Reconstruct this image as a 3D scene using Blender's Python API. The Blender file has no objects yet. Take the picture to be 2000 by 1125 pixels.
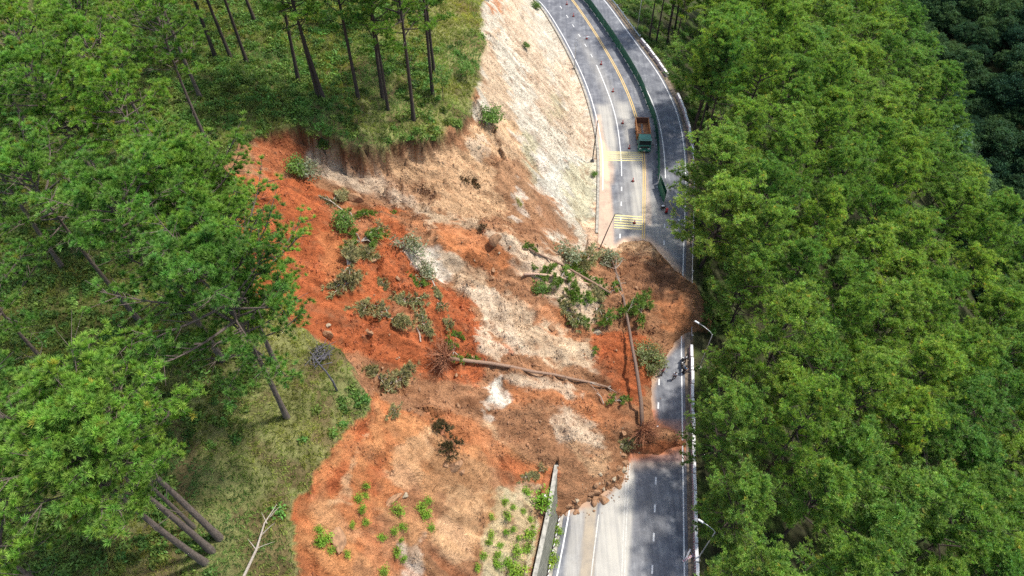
import bpy, bmesh, math, random
import numpy as np
from mathutils import Vector, Matrix
rnd = random.Random(7)
RS = np.random.RandomState(11)
PI = math.pi
S = bpy.context.scene
COL = S.collection

# ------------------------------------------------------------------ camera, sky, sun, exposure
CAM_H, PITCH, F = 84.0, math.radians(51.6), 1370.0   # focal length in pixels of a 2000 px wide frame
SP, CP = math.sin(PITCH), math.cos(PITCH)
cd = bpy.data.cameras.new('camera'); cam = bpy.data.objects.new('camera', cd); COL.objects.link(cam)
cam.location = (0, 0, CAM_H); cam.rotation_euler = (math.radians(90) - PITCH, 0, 0)
cd.sensor_width = 36; cd.lens = 36 * F / 2000; cd.clip_start = 0.5; cd.clip_end = 3000
S.camera = cam
SUN_EL, SUN_AZ = math.radians(60), math.radians(66)   # azimuth clockwise from +Y
W = bpy.data.worlds.new('World'); S.world = W; W.use_nodes = True
nt = W.node_tree; nt.nodes.clear()
sky = nt.nodes.new('ShaderNodeTexSky'); sky.sky_type = 'NISHITA'; sky.sun_disc = False
sky.sun_elevation = SUN_EL; sky.sun_rotation = SUN_AZ; sky.air_density = 1.2; sky.dust_density = 2.5
bg = nt.nodes.new('ShaderNodeBackground'); bg.inputs[1].default_value = 0.15
wo = nt.nodes.new('ShaderNodeOutputWorld')
nt.links.new(sky.outputs[0], bg.inputs[0]); nt.links.new(bg.outputs[0], wo.inputs[0])
sl = bpy.data.lights.new('sun', 'SUN'); sl.energy = 3.5; sl.angle = math.radians(3.5); sl.color = (1, 0.95, 0.87)
so = bpy.data.objects.new('sun', sl); COL.objects.link(so)
sdir = Vector((math.sin(SUN_AZ) * math.cos(SUN_EL), math.cos(SUN_AZ) * math.cos(SUN_EL), math.sin(SUN_EL)))
so.rotation_euler = sdir.to_track_quat('Z', 'Y').to_euler(); so.location = sdir * 300
S.view_settings.view_transform = 'Standard'; S.view_settings.look = 'None'
S.view_settings.exposure = 0.55; S.view_settings.gamma = 1.0; S.view_settings.use_curve_mapping = False
try:
    S.cycles.max_bounces = 6; S.cycles.diffuse_bounces = 3; S.cycles.glossy_bounces = 2
    S.cycles.transmission_bounces = 3; S.cycles.transparent_max_bounces = 4
    S.cycles.use_denoising = False; S.cycles.caustics_reflective = False; S.cycles.caustics_refractive = False
    S.cycles.use_adaptive_sampling = False; S.cycles.sample_clamp_indirect = 3.0; S.cycles.sample_clamp_direct = 12.0
    S.render.use_persistent_data = False
except Exception: pass

# ------------------------------------------------------------------ maths helpers
def ss(a, b, x):
    t = np.clip((np.asarray(x, float) - a) / (b - a), 0, 1); return t * t * (3 - 2 * t)
_perm = np.random.RandomState(3).permutation(65536)
def _h(ix, iy, seed):
    a = (ix.astype(np.int64) * 73856093 ^ iy.astype(np.int64) * 19349663 ^ (seed * 83492791)) & 65535
    return _perm[a] / 32767.5 - 1.0
def vn(x, y, seed=0):
    x0 = np.floor(x); y0 = np.floor(y); fx = x - x0; fy = y - y0
    fx = fx * fx * (3 - 2 * fx); fy = fy * fy * (3 - 2 * fy)
    a = _h(x0, y0, seed); b = _h(x0 + 1, y0, seed); c = _h(x0, y0 + 1, seed); d = _h(x0 + 1, y0 + 1, seed)
    return (a * (1 - fx) + b * fx) * (1 - fy) + (c * (1 - fx) + d * fx) * fy
def fbm(x, y, o=4, seed=0, ridged=False):
    x = np.asarray(x, float); y = np.asarray(y, float)
    s = 0; a = 1; n = 0
    for k in range(o):
        v = vn(x * 2 ** k + 17.3 * k, y * 2 ** k - 9.1 * k, seed + k)
        if ridged: v = 1 - 2 * np.abs(v)
        s = s + a * v; n += a; a *= 0.5
    return s / n
def project(X, Y, Z):
    D = CAM_H - Z
    zc = D * SP + Y * CP                      # depth along the optical axis
    return 1000 + F * X / zc, 562.5 + F * (D * CP - Y * SP) / zc
def ray(px, py):
    u = (px - 1000) / F; v = (py - 562.5) / F
    return u, CP - v * SP, -(SP + v * CP)     # x, y, z of the view ray
def flat(px, py, z=0.0):
    dx, dy, dz = ray(px, py); t = (z - CAM_H) / dz
    return dx * t, dy * t
def sdist(X, Y, poly):
    """signed distance to a closed polygon, positive inside"""
    X = np.asarray(X, float); Y = np.asarray(Y, float)
    ins = np.zeros(X.shape, bool); best = np.full(X.shape, 1e9)
    n = len(poly)
    for i in range(n):
        x1, y1 = poly[i]; x2, y2 = poly[(i + 1) % n]
        ex, ey = x2 - x1, y2 - y1
        t = np.clip(((X - x1) * ex + (Y - y1) * ey) / (ex * ex + ey * ey + 1e-9), 0, 1)
        best = np.minimum(best, (X - x1 - t * ex) ** 2 + (Y - y1 - t * ey) ** 2)
        if y1 != y2:
            c = ((y1 > Y) != (y2 > Y)) & (X < (x2 - x1) * (Y - y1) / (y2 - y1) + x1)
            ins ^= c
    d = np.sqrt(best)
    return np.where(ins, d, -d)
def ldist(X, Y, pts):
    best = np.full(np.shape(X), 1e9)
    for i in range(len(pts) - 1):
        x1, y1 = pts[i]; x2, y2 = pts[i + 1]; ex, ey = x2 - x1, y2 - y1
        t = np.clip(((X - x1) * ex + (Y - y1) * ey) / (ex * ex + ey * ey + 1e-9), 0, 1)
        best = np.minimum(best, (X - x1 - t * ex) ** 2 + (Y - y1 - t * ey) ** 2)
    return np.sqrt(best)

# ------------------------------------------------------------------ the road's two edges as curves x(y)
def curve(pix, pre=(), post=()):
    w = [flat(*p) for p in pix]; w = list(pre) + sorted(w, key=lambda q: q[1]) + list(post)
    ys = np.arange(-80, 600, 0.5)
    xs = np.interp(ys, [q[1] for q in w], [q[0] for q in w])
    m0 = (w[1][0] - w[0][0]) / (w[1][1] - w[0][1]); lo = ys < w[0][1]
    xs[lo] = w[0][0] + m0 * (ys[lo] - w[0][1])
    m1 = (w[-1][0] - w[-2][0]) / (w[-1][1] - w[-2][1]); hi = ys > w[-1][1]
    xs[hi] = w[-1][0] + m1 * (ys[hi] - w[-1][1])
    k = np.ones(13) / 13
    for _ in range(3):
        xp = np.concatenate([xs[0] + (xs[0] - xs[1:7][::-1]), xs, xs[-1] + (xs[-1] - xs[-7:-1][::-1])])
        xs = np.convolve(xp, k, 'valid')
    return lambda y: np.interp(y, ys, xs)
lineL = curve([(1088, 1125), (1113, 1000), (1160, 640), (1174, 500), (1177, 390), (1178, 320), (1176.7, 283), (1169, 245), (1158, 200), (1145, 163), (1126, 120), (1100, 70), (1080, 37), (1058, 3)],
              post=[(-4, 165), (-18, 182), (-60, 230)])
lineR = curve([(1336.5, 1112), (1331.5, 740), (1330.5, 662), (1334.7, 495), (1340, 361), (1340, 344), (1336.7, 283), (1327, 233), (1316.7, 203), (1288, 145), (1251, 96), (1199, 25), (1182, 0)],
              post=[(10, 172), (-4, 192), (-46, 244)])
def roadL(y): return lineL(y) - 0.7
def barX(y): return lineR(y) + 1.35

# ------------------------------------------------------------------ terrain height
def smin(a, b, k=2.0):
    h = np.clip(0.5 + 0.5 * (b - a) / k, 0, 1); return b * (1 - h) + a * h - k * h * (1 - h)
TOE_PX = [(1105, 1000), (1130, 992), (1180, 968), (1218, 935), (1228, 893), (1300, 880), (1338, 872), (1312, 845), (1280, 832), (1270, 765), (1290, 702), (1335, 655),
          (1380, 640), (1388, 595), (1360, 560), (1325, 530), (1300, 497), (1262, 468), (1220, 472), (1192, 492), (1150, 478)]
TOE = [flat(*p) for p in TOE_PX]
LIP_PX = [(500, 262), (545, 248), (585, 246), (612, 256), (640, 262), (672, 276), (705, 284), (745, 282), (790, 276), (840, 270), (880, 262), (905, 240), (925, 200), (935, 190)]
DEB_PX = LIP_PX + [(965, 250), (985, 330), (1040, 410), (1100, 470), (1150, 500), (1250, 440), (1420, 480), (1450, 640), (1400, 760), (1360, 900), (1240, 910), (1210, 1010), (1080, 1012), (1078, 925),
          (1040, 905), (960, 870), (880, 860), (820, 800), (760, 770), (716, 770), (690, 700), (600, 650), (500, 590), (450, 480), (440, 380), (470, 290)]
LOW_PX = [(690, 715), (718, 770), (722, 795), (680, 835), (655, 868), (628, 905), (604, 945), (578, 965), (566, 1010), (572, 1060), (592, 1125), (600, 1180), (1060, 1180), (1100, 880), (960, 830), (820, 750)]
def ridge(Y): return 120 + 0.15 * (np.asarray(Y, float) - 141) + 5 * np.sin(np.asarray(Y, float) / 23)
def natural(X, Y):
    L = roadL(Y); d = L - X
    wv = 1.2 * fbm(X / 14, Y / 14, 3, 5)
    cut = 1.12 * (d - 2.2)
    wz = ss(42.5, 38, Y)
    cut = cut * (1 - wz) + (3.9 + 0.93 * (d - 2.6)) * wz
    crest = 21 + wv + 0.36 * (np.minimum(d, 36) - 20) + 0.14 * np.maximum(d - 36, 0)
    zl = smin(cut, crest, 1.8)
    zl = np.where(d < np.where(wz > 0.5, 1.75, 2.2), -0.12, np.maximum(zl, 0.0))
    e = X - barX(Y) - 0.6
    sl = 1.6 * fbm(X / 22, Y / 22, 3, 9)
    xr = ridge(Y); wdt = xr - barX(Y); g_ = np.minimum(0.62, 62 / wdt)
    zr = -g_ * e + sl * np.clip(e / 10, 0, 1)
    q_ = X - xr; zr = np.where(q_ > 0, -g_ * (wdt - .6) - 1.35 * q_ + sl, zr)
    far = -118 + 0.55 * (q_ - 66) + 9 * fbm(X / 60, Y / 60, 3, 21)
    zr = np.maximum(zr, far)
    z = np.where(d > 0, zl, np.where(e > 0, zr, -0.12))
    return z
def height(X, Y, full=False):
    X = np.asarray(X, float); Y = np.asarray(Y, float)
    zn = natural(X, Y)
    px, py = project(X, Y, zn)
    wx = 13 * fbm(X / 3.2, Y / 3.2, 3, 31) + 7 * fbm(X / .9, Y / .9, 2, 33); wy = 9 * fbm(X / 3.2, Y / 3.2, 3, 41) + 8 * fbm(X / .9, Y / .9, 2, 43)
    near = (Y > 5) & (Y < 140) & (X > -75) & (X < 60)
    md = np.zeros_like(zn); ml = np.zeros_like(zn)
    i = np.where(near.ravel())[0]
    X1, Y1, zn1 = X.ravel()[i], Y.ravel()[i], zn.ravel()[i]
    px1 = (px + wx).ravel()[i]; py1 = (py + wy).ravel()[i]
    sd = sdist(px1, py1, DEB_PX)
    sharp = (py.ravel()[i] < 310) | (px.ravel()[i] < 740)
    m = np.where(sharp, 0.62 * ss(-1, 7, sd) + 0.38 * ss(0, 60, sd), np.where(py.ravel()[i] > 780, ss(-5, 26, sd), ss(-5, 60, sd)))
    m = np.where(X1 > roadL(Y1) - 1.76, ss(-2, 4, sd), m)
    m = np.maximum(m, np.where((Y1 > 37.5) & (Y1 < 60), ss(-7.5, -2.2, X1 - roadL(Y1)) * ss(0, 6, sd), 0))
    toe = list(TOE); tx, ty = X1 + 0.9 * fbm(X1 / 3, Y1 / 3, 3, 51), Y1 + 0.9 * fbm(X1 / 3, Y1 / 3, 3, 52)
    poly = toe + [(toe[-1][0] - 4, 112), (-90, 112), (-90, toe[0][1] - 3)]
    s_in = sdist(tx, ty, poly); s = np.where(s_in > 0, ldist(tx, ty, toe), -1)
    ty_ = np.array([30, 34, 40, 45, 50, 55, 60, 65, 70, 76, 80, 110.]); tx_ = np.array([7, 13, 18, 20, 21, 23, 27, 26, 23, 20, 15, 15.])
    xs_ = np.maximum(np.interp(Y1, ty_, tx_) - tx, 0); s2 = np.where(s > 0, s + (xs_ - s).clip(0) * ss(4, 14, xs_), s)
    sp = np.maximum(s2, 0)
    f = np.where(s > 0, 1.7 * (1 - np.exp(-sp / 1.5)) + 0.30 * sp + 0.245 * np.maximum(sp - 9, 0) - 0.12, -0.3)
    hd = np.exp(-(((X1 + 21) / 13) ** 2 + ((Y1 - 67) / 11) ** 2))
    bowl = 5.0 * hd
    gul = 1.5 * fbm((X1 + 0.4 * Y1) / 22, (Y1 - 0.25 * X1) / 5.5, 3, 61) * ss(6, 16, s)
    upper = ss(46, 56, Y1) * ss(6, 12, roadL(Y1) - X1)
    f = f + upper * (np.maximum(f - bowl, zn1 - (2.2 + 6.0 * hd)) + bowl - f)
    rough = (0.85 * fbm(X1 / 3.6, Y1 / 2.6, 3, 71) + 0.36 * fbm(X1 / 1.0, Y1 / 0.9, 3, 81) + 0.55 * fbm((X1 + Y1 * .3) / 6, (Y1 - .2 * X1) / 1.5, 4, 85, True)) * ss(0, 2.5, s)
    def hum(l, k): return np.abs(vn(X1 / l + .35 * vn(Y1 / l * 1.7, X1 / l, k + 5), Y1 / l + .35 * vn(X1 / l * 1.7, Y1 / l, k + 6), k))
    rough = rough + (1.25 * hum(4.6, 121) + 0.65 * hum(1.9, 122) + 0.30 * hum(.85, 123) - .75) * ss(1, 6, s)
    md_ = 0.4 * np.exp(-(((X1 - 5.8) / 3.4) ** 2 + ((Y1 - 38.2) / 3.4) ** 2)) * ss(0, 3, s)
    zf = f - bowl + gul + rough + md_
    zl1 = np.where(X1 > barX(Y1), np.maximum(zn1, np.where(s > 0, zf, -99)), zn1 + m * (zf - zn1))
    # lower scar face
    sd2 = sdist(px1, py1, LOW_PX); m2 = ss(-1, 14, sd2) * (1 - m) * (X1 < roadL(Y1) - 3.0)
    q1 = X1 + 1.5 * fbm(X1 / 4, Y1 / 4, 2, 97); rid = 1.6 * fbm(q1 / 6, (Y1 + 0.5 * q1) / 3.2, 4, 91, True)
    zl1 = zl1 + m2 * (-1.2 + 0.8 * rid + 0.5 * fbm(X1 / 1.3, Y1 / 1.3, 3, 95) + 0.8 * np.abs(vn(X1 / 3.1, Y1 / 3.1, 125)) - .3)
    # undisturbed cut slope: gullies and ledges
    d1 = roadL(Y1) - X1
    mc = ss(2.6, 5, d1) * ss(24, 19, d1) * (1 - m) * (1 - m2)
    zl1 = zl1 + mc * (1.1 * fbm((X1 - .3 * Y1) / 7, (Y1 + .2 * X1) / 3.0, 5, 101, True) - 0.3 + 0.2 * fbm(X1 / 1.1, Y1 / 1.1, 3, 105))
    gr = (d1 > 20) & (m < 0.05) & (m2 < 0.05)
    zl1 = zl1 + np.where(gr, 0.22 * fbm(X1 / 2.2, Y1 / 2.2, 3, 111), 0)
    zf_ = zn.ravel().copy(); zf_[i] = zl1; z = zf_.reshape(zn.shape)
    if full:
        a = np.zeros(zn.size); a[i] = m; b = np.zeros(zn.size); b[i] = m2
        c = np.full(zn.size, -1.0); c[i] = s
        return z, a.reshape(zn.shape), b.reshape(zn.shape), c.reshape(zn.shape)
    return z
def stretch(a, b, st, lo, hi, g=1.12):
    mid = list(np.arange(a, b + 1e-6, st)); l, r = [], []
    x, h = a, st
    while x > lo: h = min(h * g, 9); x -= h; l.append(x)
    x, h = mid[-1], st
    while x < hi: h = min(h * g, 9); x += h; r.append(x)
    return np.array(l[::-1] + mid + r)
gx = stretch(-50, 36, 0.24, -260, 640); gy = stretch(13, 112, 0.24, -60, 620)
GX, GY = np.meshgrid(gx, gy)
GZ, GM, GM2, GSD = height(GX, GY, True)
def hz(x, y):
    """terrain height by bilinear lookup"""
    x = np.asarray(x, float); y = np.asarray(y, float)
    i = np.clip(np.searchsorted(gx, x) - 1, 0, len(gx) - 2); j = np.clip(np.searchsorted(gy, y) - 1, 0, len(gy) - 2)
    fx = (x - gx[i]) / (gx[i + 1] - gx[i]); fy = (y - gy[j]) / (gy[j + 1] - gy[j])
    return (GZ[j, i] * (1 - fx) + GZ[j, i + 1] * fx) * (1 - fy) + (GZ[j + 1, i] * (1 - fx) + GZ[j + 1, i + 1] * fx) * fy
def at(px, py):
    """where the view through a pixel meets the ground"""
    dx, dy, dz = ray(px, py); t = np.arange(30, 420, 0.25)
    g = CAM_H + dz * t - np.maximum(hz(dx * t, dy * t), -999)
    k = np.where(g < 0)[0]; k = k[0] if len(k) else len(t) - 1
    a, b = t[max(k - 1, 0)], t[k]
    for _ in range(12):
        m = (a + b) / 2
        if CAM_H + dz * m > hz(dx * m, dy * m): a = m
        else: b = m
    return Vector((dx * b, dy * b, float(hz(dx * b, dy * b))))

# ------------------------------------------------------------------ object helpers
def tag(o, label=None, cat=None, group=None, kind=None):
    if label: o['label'] = label
    if cat: o['category'] = cat
    if group: o['group'] = group
    if kind: o['kind'] = kind
    return o
def empty(name, loc=(0, 0, 0), rz=0.0, **k):
    o = bpy.data.objects.new(name, None); COL.objects.link(o); o.location = loc
    o.rotation_euler = (0, 0, rz); o.empty_display_size = 0.3
    return tag(o, **k)
def mesh_obj(name, V, Fc, mat=None, parent=None, smooth=False, attr=None, mats=None, midx=None):
    me = bpy.data.meshes.new(name)
    if isinstance(Fc, np.ndarray):
        V = np.asarray(V, np.float32); n = len(Fc); k = Fc.shape[1]
        me.vertices.add(len(V)); me.vertices.foreach_set('co', V.ravel())
        me.loops.add(n * k); me.loops.foreach_set('vertex_index', Fc.astype(np.int32).ravel())
        me.polygons.add(n); me.polygons.foreach_set('loop_start', np.arange(0, n * k, k, dtype=np.int32))
        try: me.polygons.foreach_set('loop_total', np.full(n, k, dtype=np.int32))
        except Exception: pass
        me.update(calc_edges=True)
    else:
        me.from_pydata([tuple(v) for v in V], [], Fc); me.update()
    me.polygons.foreach_set('use_smooth', [smooth] * len(me.polygons))
    if attr:
        for an, arr in attr.items():
            a = me.color_attributes.new(an, 'FLOAT_COLOR', 'POINT')
            arr = np.asarray(arr, np.float32)
            if arr.shape[1] == 3: arr = np.concatenate([arr, np.ones((len(arr), 1), np.float32)], 1)
            a.data.foreach_set('color', arr.ravel())
    if mat: me.materials.append(mat)
    if mats:
        for m in mats: me.materials.append(m)
        me.polygons.foreach_set('material_index', midx)
    o = bpy.data.objects.new(name, me); COL.objects.link(o)
    if parent: o.parent = parent
    return o
class MB:
    """collects simple solids into one mesh"""
    def __init__(s): s.v = []; s.f = []
    def add(s, V, Fc):
        b = len(s.v); s.v += [tuple(v) for v in V]; s.f += [tuple(i + b for i in f) for f in Fc]; return s
    def box(s, c, d, rot=None, taper=1.0, bev=0.0):
        x, y, z = d[0] / 2, d[1] / 2, d[2] / 2
        if bev > 0:
            b = bmesh.new(); bmesh.ops.create_cube(b, size=1)
            for v in b.verts:
                k = taper if v.co.z > 0 else 1
                v.co = Vector((v.co.x * d[0] * k, v.co.y * d[1] * k, v.co.z * d[2]))
            bmesh.ops.bevel(b, geom=b.edges[:], offset=bev, segments=2, affect='EDGES', profile=0.6)
            V = [v.co.copy() for v in b.verts]; b.verts.index_update(); Fc = [[v.index for v in f.verts] for f in b.faces]; b.free()
        else:
            V = [Vector((sx * x * (taper if sz > 0 else 1), sy * y * (taper if sz > 0 else 1), sz * z)) for sz in (-1, 1) for sx, sy in ((-1, -1), (1, -1), (1, 1), (-1, 1))]
            Fc = [(3, 2, 1, 0), (4, 5, 6, 7), (0, 1, 5, 4), (1, 2, 6, 5), (2, 3, 7, 6), (3, 0, 4, 7)]
        if rot is not None: V = [rot @ v for v in V]
        return s.add([v + Vector(c) for v in V], Fc)
    def tube(s, pts, rad, n=6, cap=True):
        pts = [Vector(p) for p in pts]
        if not hasattr(rad, '__len__'): rad = [rad] * len(pts)
        V = []; Fc = []; ref = None
        for i, p in enumerate(pts):
            t = (pts[min(i + 1, len(pts) - 1)] - pts[max(i - 1, 0)])
            t = t.normalized() if t.length > 1e-6 else Vector((0, 0, 1))
            if ref is None: ref = Vector((1, 0, 0)) if abs(t.x) < 0.8 else Vector((0, 1, 0))
            a = (ref - t * ref.dot(t)).normalized(); b = t.cross(a); ref = a
            for k in range(n):
                w = 2 * PI * k / n; V.append(p + (a * math.cos(w) + b * math.sin(w)) * rad[i])
        for i in range(len(pts) - 1):
            for k in range(n):
                Fc.append((i * n + k, i * n + (k + 1) % n, (i + 1) * n + (k + 1) % n, (i + 1) * n + k))
        if cap: Fc.append(tuple(range(n))[::-1]); Fc.append(tuple((len(pts) - 1) * n + k for k in range(n)))
        return s.add(V, Fc)
    def lathe(s, prof, n=16, axis='z', c=(0, 0, 0)):
        V = []; Fc = []
        for r, h in prof:
            for k in range(n):
                w = 2 * PI * k / n; x, y = r * math.cos(w), r * math.sin(w)
                q = {'z': (x, y, h), 'x': (h, x, y), 'y': (x, h, y)}[axis]
                V.append((q[0] + c[0], q[1] + c[1], q[2] + c[2]))
        for i in range(len(prof) - 1):
            for k in range(n): Fc.append((i * n + k, i * n + (k + 1) % n, (i + 1) * n + (k + 1) % n, (i + 1) * n + k))
        Fc.append(tuple(range(n))[::-1]); Fc.append(tuple((len(prof) - 1) * n + k for k in range(n)))
        return s.add(V, Fc)
    def build(s, name, mat, parent=None, smooth=False): return mesh_obj(name, s.v, s.f, mat, parent, smooth)
def copy_tree(o, parent=None):
    c = o.copy(); COL.objects.link(c); c.parent = parent
    for ch in list(o.children): copy_tree(ch, c)
    return c

# ------------------------------------------------------------------ materials
def N(t, k, **kw):
    n = t.nodes.new(k)
    for a, b in kw.items(): setattr(n, a, b)
    return n
def newmat(name):
    m = bpy.data.materials.new(name); m.use_nodes = True; t = m.node_tree
    return m, t, t.nodes['Principled BSDF']
def noise(t, scale, detail=4, rough=0.6, vec=None, dist=0):
    n = N(t, 'ShaderNodeTexNoise'); n.inputs['Scale'].default_value = scale; n.inputs['Detail'].default_value = detail
    n.inputs['Roughness'].default_value = rough; n.inputs['Distortion'].default_value = dist
    if vec: t.links.new(vec, n.inputs['Vector'])
    return n.outputs['Fac']
def ramp(t, fac, stops):
    r = N(t, 'ShaderNodeValToRGB'); e = r.color_ramp.elements
    while len(e) < len(stops): e.new(0.5)
    for k, (p, c) in enumerate(stops): e[k].position = p; e[k].color = (*c, 1) if len(c) == 3 else c
    t.links.new(fac, r.inputs[0]); return r.outputs[0]
def mix(t, fac, a, b, mode='MIX'):
    n = N(t, 'ShaderNodeMix', data_type='RGBA', blend_type=mode)
    for s, v in ((n.inputs['Factor'], fac), (n.inputs['A'], a), (n.inputs['B'], b)):
        if isinstance(v, (int, float)): s.default_value = v
        elif isinstance(v, tuple): s.default_value = (*v, 1)
        else: t.links.new(v, s)
    return n.outputs['Result']
def math_(t, op, a, b=0.0):
    n = N(t, 'ShaderNodeMath', operation=op)
    for s, v in ((n.inputs[0], a), (n.inputs[1], b)):
        if isinstance(v, (int, float)): s.default_value = v
        else: t.links.new(v, s)
    return n.outputs[0]
def bump(t, bsdf, h, dist, strength=1.0, prev=None):
    b = N(t, 'ShaderNodeBump'); b.inputs['Strength'].default_value = strength; b.inputs['Distance'].default_value = dist
    t.links.new(h, b.inputs['Height'])
    if prev: t.links.new(prev, b.inputs['Normal'])
    t.links.new(b.outputs[0], bsdf.inputs['Normal']); return b.outputs[0]
def geo(t): return N(t, 'ShaderNodeNewGeometry').outputs['Position']
def simple(name, c, rough=0.7, var=0.25, scale=6, metal=0.0, bmp=0.0, c2=None):
    m, t, b = newmat(name)
    tc = N(t, 'ShaderNodeTexCoord').outputs['Object']
    f = noise(t, scale, 5, 0.65, tc)
    c2 = c2 or tuple(v * (1 - var * 1.6) for v in c)
    col = ramp(t, f, [(0.35, c2), (0.62, c)])
    t.links.new(col, b.inputs['Base Color']); b.inputs['Roughness'].default_value = rough; b.inputs['Metallic'].default_value = metal
    if bmp: bump(t, b, f, bmp)
    return m

def terrain_mat():
    m, t, b = newmat('earth_and_grass'); p = geo(t)
    a = N(t, 'ShaderNodeAttribute', attribute_name='Col').outputs['Color']
    st = N(t, 'ShaderNodeMapping'); st.inputs['Scale'].default_value = (0.75, 1.25, 1.0); t.links.new(p, st.inputs[0])
    n0 = noise(t, 0.35, 7, 0.7, st.outputs[0], 0.3); n1 = noise(t, 1.5, 9, 0.66, p, 0.0); n2 = noise(t, 7.0, 5, 0.75, p)
    v = N(t, 'ShaderNodeTexVoronoi'); v.inputs['Scale'].default_value = 3.2; t.links.new(p, v.inputs['Vector'])
    c = mix(t, 1.0, a, ramp(t, n0, [(0.30, (0.74, 0.68, 0.64)), (0.5, (1, 1, 1)), (0.70, (1.15, 1.15, 1.15))]), 'MULTIPLY')
    c = mix(t, 1.0, c, ramp(t, n1, [(0.32, (0.58, 0.55, 0.52)), (0.47, (0.97, 0.97, 0.97)), (0.70, (1.22, 1.21, 1.2))]), 'MULTIPLY')
    c = mix(t, 1.0, c, ramp(t, n2, [(0.33, (0.72, 0.70, 0.68)), (0.5, (1, 1, 1)), (0.68, (1.16, 1.15, 1.14))]), 'MULTIPLY')
    t.links.new(c, b.inputs['Base Color']); b.inputs['Roughness'].default_value = 0.95
    b.inputs['Specular IOR Level'].default_value = 0.15
    b0 = bump(t, b, n0, 0.9, 0.8); b1 = bump(t, b, n1, 0.38, 1.0, b0); b2 = bump(t, b, v.outputs['Distance'], 0.14, 0.8, b1); bump(t, b, n2, 0.12, 1.0, b2)
    return m
def road_mat():
    m, t, b = newmat('asphalt'); p = geo(t)
    a = N(t, 'ShaderNodeAttribute', attribute_name='Col'); sep = N(t, 'ShaderNodeSeparateColor'); t.links.new(a.outputs['Color'], sep.inputs[0])
    big = noise(t, 0.22, 6, 0.62, p, 0.6); fine = noise(t, 9, 4, 0.7, p); patch = noise(t, 0.5, 8, 0.72, p, 0.25)
    st = N(t, 'ShaderNodeMapping'); st.inputs['Scale'].default_value = (2.2, 0.07, 1); st.inputs['Rotation'].default_value = (0, 0, -0.12); t.links.new(p, st.inputs[0])
    streak = noise(t, 1.0, 4, 0.6, st.outputs[0])
    c = ramp(t, patch, [(0.38, (0.070, 0.077, 0.098)), (0.52, (0.120, 0.128, 0.150)), (0.70, (0.24, 0.25, 0.265))])
    c = mix(t, 0.6, c, ramp(t, streak, [(0.35, (0.75, 0.77, 0.8)), (0.65, (1.35, 1.33, 1.3))]), 'MULTIPLY')
    dust = math_(t, 'MULTIPLY', sep.outputs[0], math_(t, 'ADD', math_(t, 'MULTIPLY', big, 0.7), math_(t, 'ADD', math_(t, 'MULTIPLY', streak, 0.9), -0.05)))
    d = N(t, 'ShaderNodeClamp'); t.links.new(dust, d.inputs[0])
    c = mix(t, d.outputs[0], c, (0.47, 0.445, 0.385))
    mud = N(t, 'ShaderNodeClamp'); t.links.new(math_(t, 'MULTIPLY', sep.outputs[1], math_(t, 'ADD', math_(t, 'MULTIPLY', patch, 1.4), 0.15)), mud.inputs[0])
    c = mix(t, mud.outputs[0], c, a_col(t, 'Mud'))
    c = mix(t, 0.5, c, ramp(t, fine, [(0.3, (0.8, 0.8, 0.8)), (0.7, (1.2, 1.2, 1.2))]), 'MULTIPLY')
    t.links.new(c, b.inputs['Base Color']); b.inputs['Roughness'].default_value = 0.72
    b.inputs['Specular IOR Level'].default_value = 0.3
    bump(t, b, fine, 0.01, 0.4); return m
def a_col(t, n): return N(t, 'ShaderNodeAttribute', attribute_name=n).outputs['Color']
def leaf_mat(name, c, c2, tr=0.3, spec=0.2):
    m, t, b = newmat(name)
    a = N(t, 'ShaderNodeAttribute', attribute_name='Col').outputs['Color']
    oi = N(t, 'ShaderNodeObjectInfo').outputs['Random']
    base = mix(t, oi, c, c2)
    col = mix(t, 1.0, base, a, 'MULTIPLY')
    t.links.new(col, b.inputs['Base Color']); b.inputs['Roughness'].default_value = 0.55
    b.inputs['Specular IOR Level'].default_value = spec
    tl = N(t, 'ShaderNodeBsdfTranslucent'); t.links.new(mix(t, 1.0, col, (1.5, 1.6, 0.7), 'MULTIPLY'), tl.inputs[0])
    ms = N(t, 'ShaderNodeMixShader'); ms.inputs[0].default_value = tr
    t.links.new(b.outputs[0], ms.inputs[1]); t.links.new(tl.outputs[0], ms.inputs[2])
    t.links.new(ms.outputs[0], t.nodes['Material Output'].inputs[0]); return m
def bark_mat(name, c, c2):
    m, t, b = newmat(name); tc = N(t, 'ShaderNodeTexCoord').outputs['Object']
    st = N(t, 'ShaderNodeMapping'); st.inputs['Scale'].default_value = (5, 5, 1.1); t.links.new(tc, st.inputs[0])
    f = noise(t, 2.2, 6, 0.7, st.outputs[0]); t.links.new(ramp(t, f, [(0.35, c2), (0.65, c)]), b.inputs['Base Color'])
    b.inputs['Roughness'].default_value = 0.9; bump(t, b, f, 0.06); return m
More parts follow.
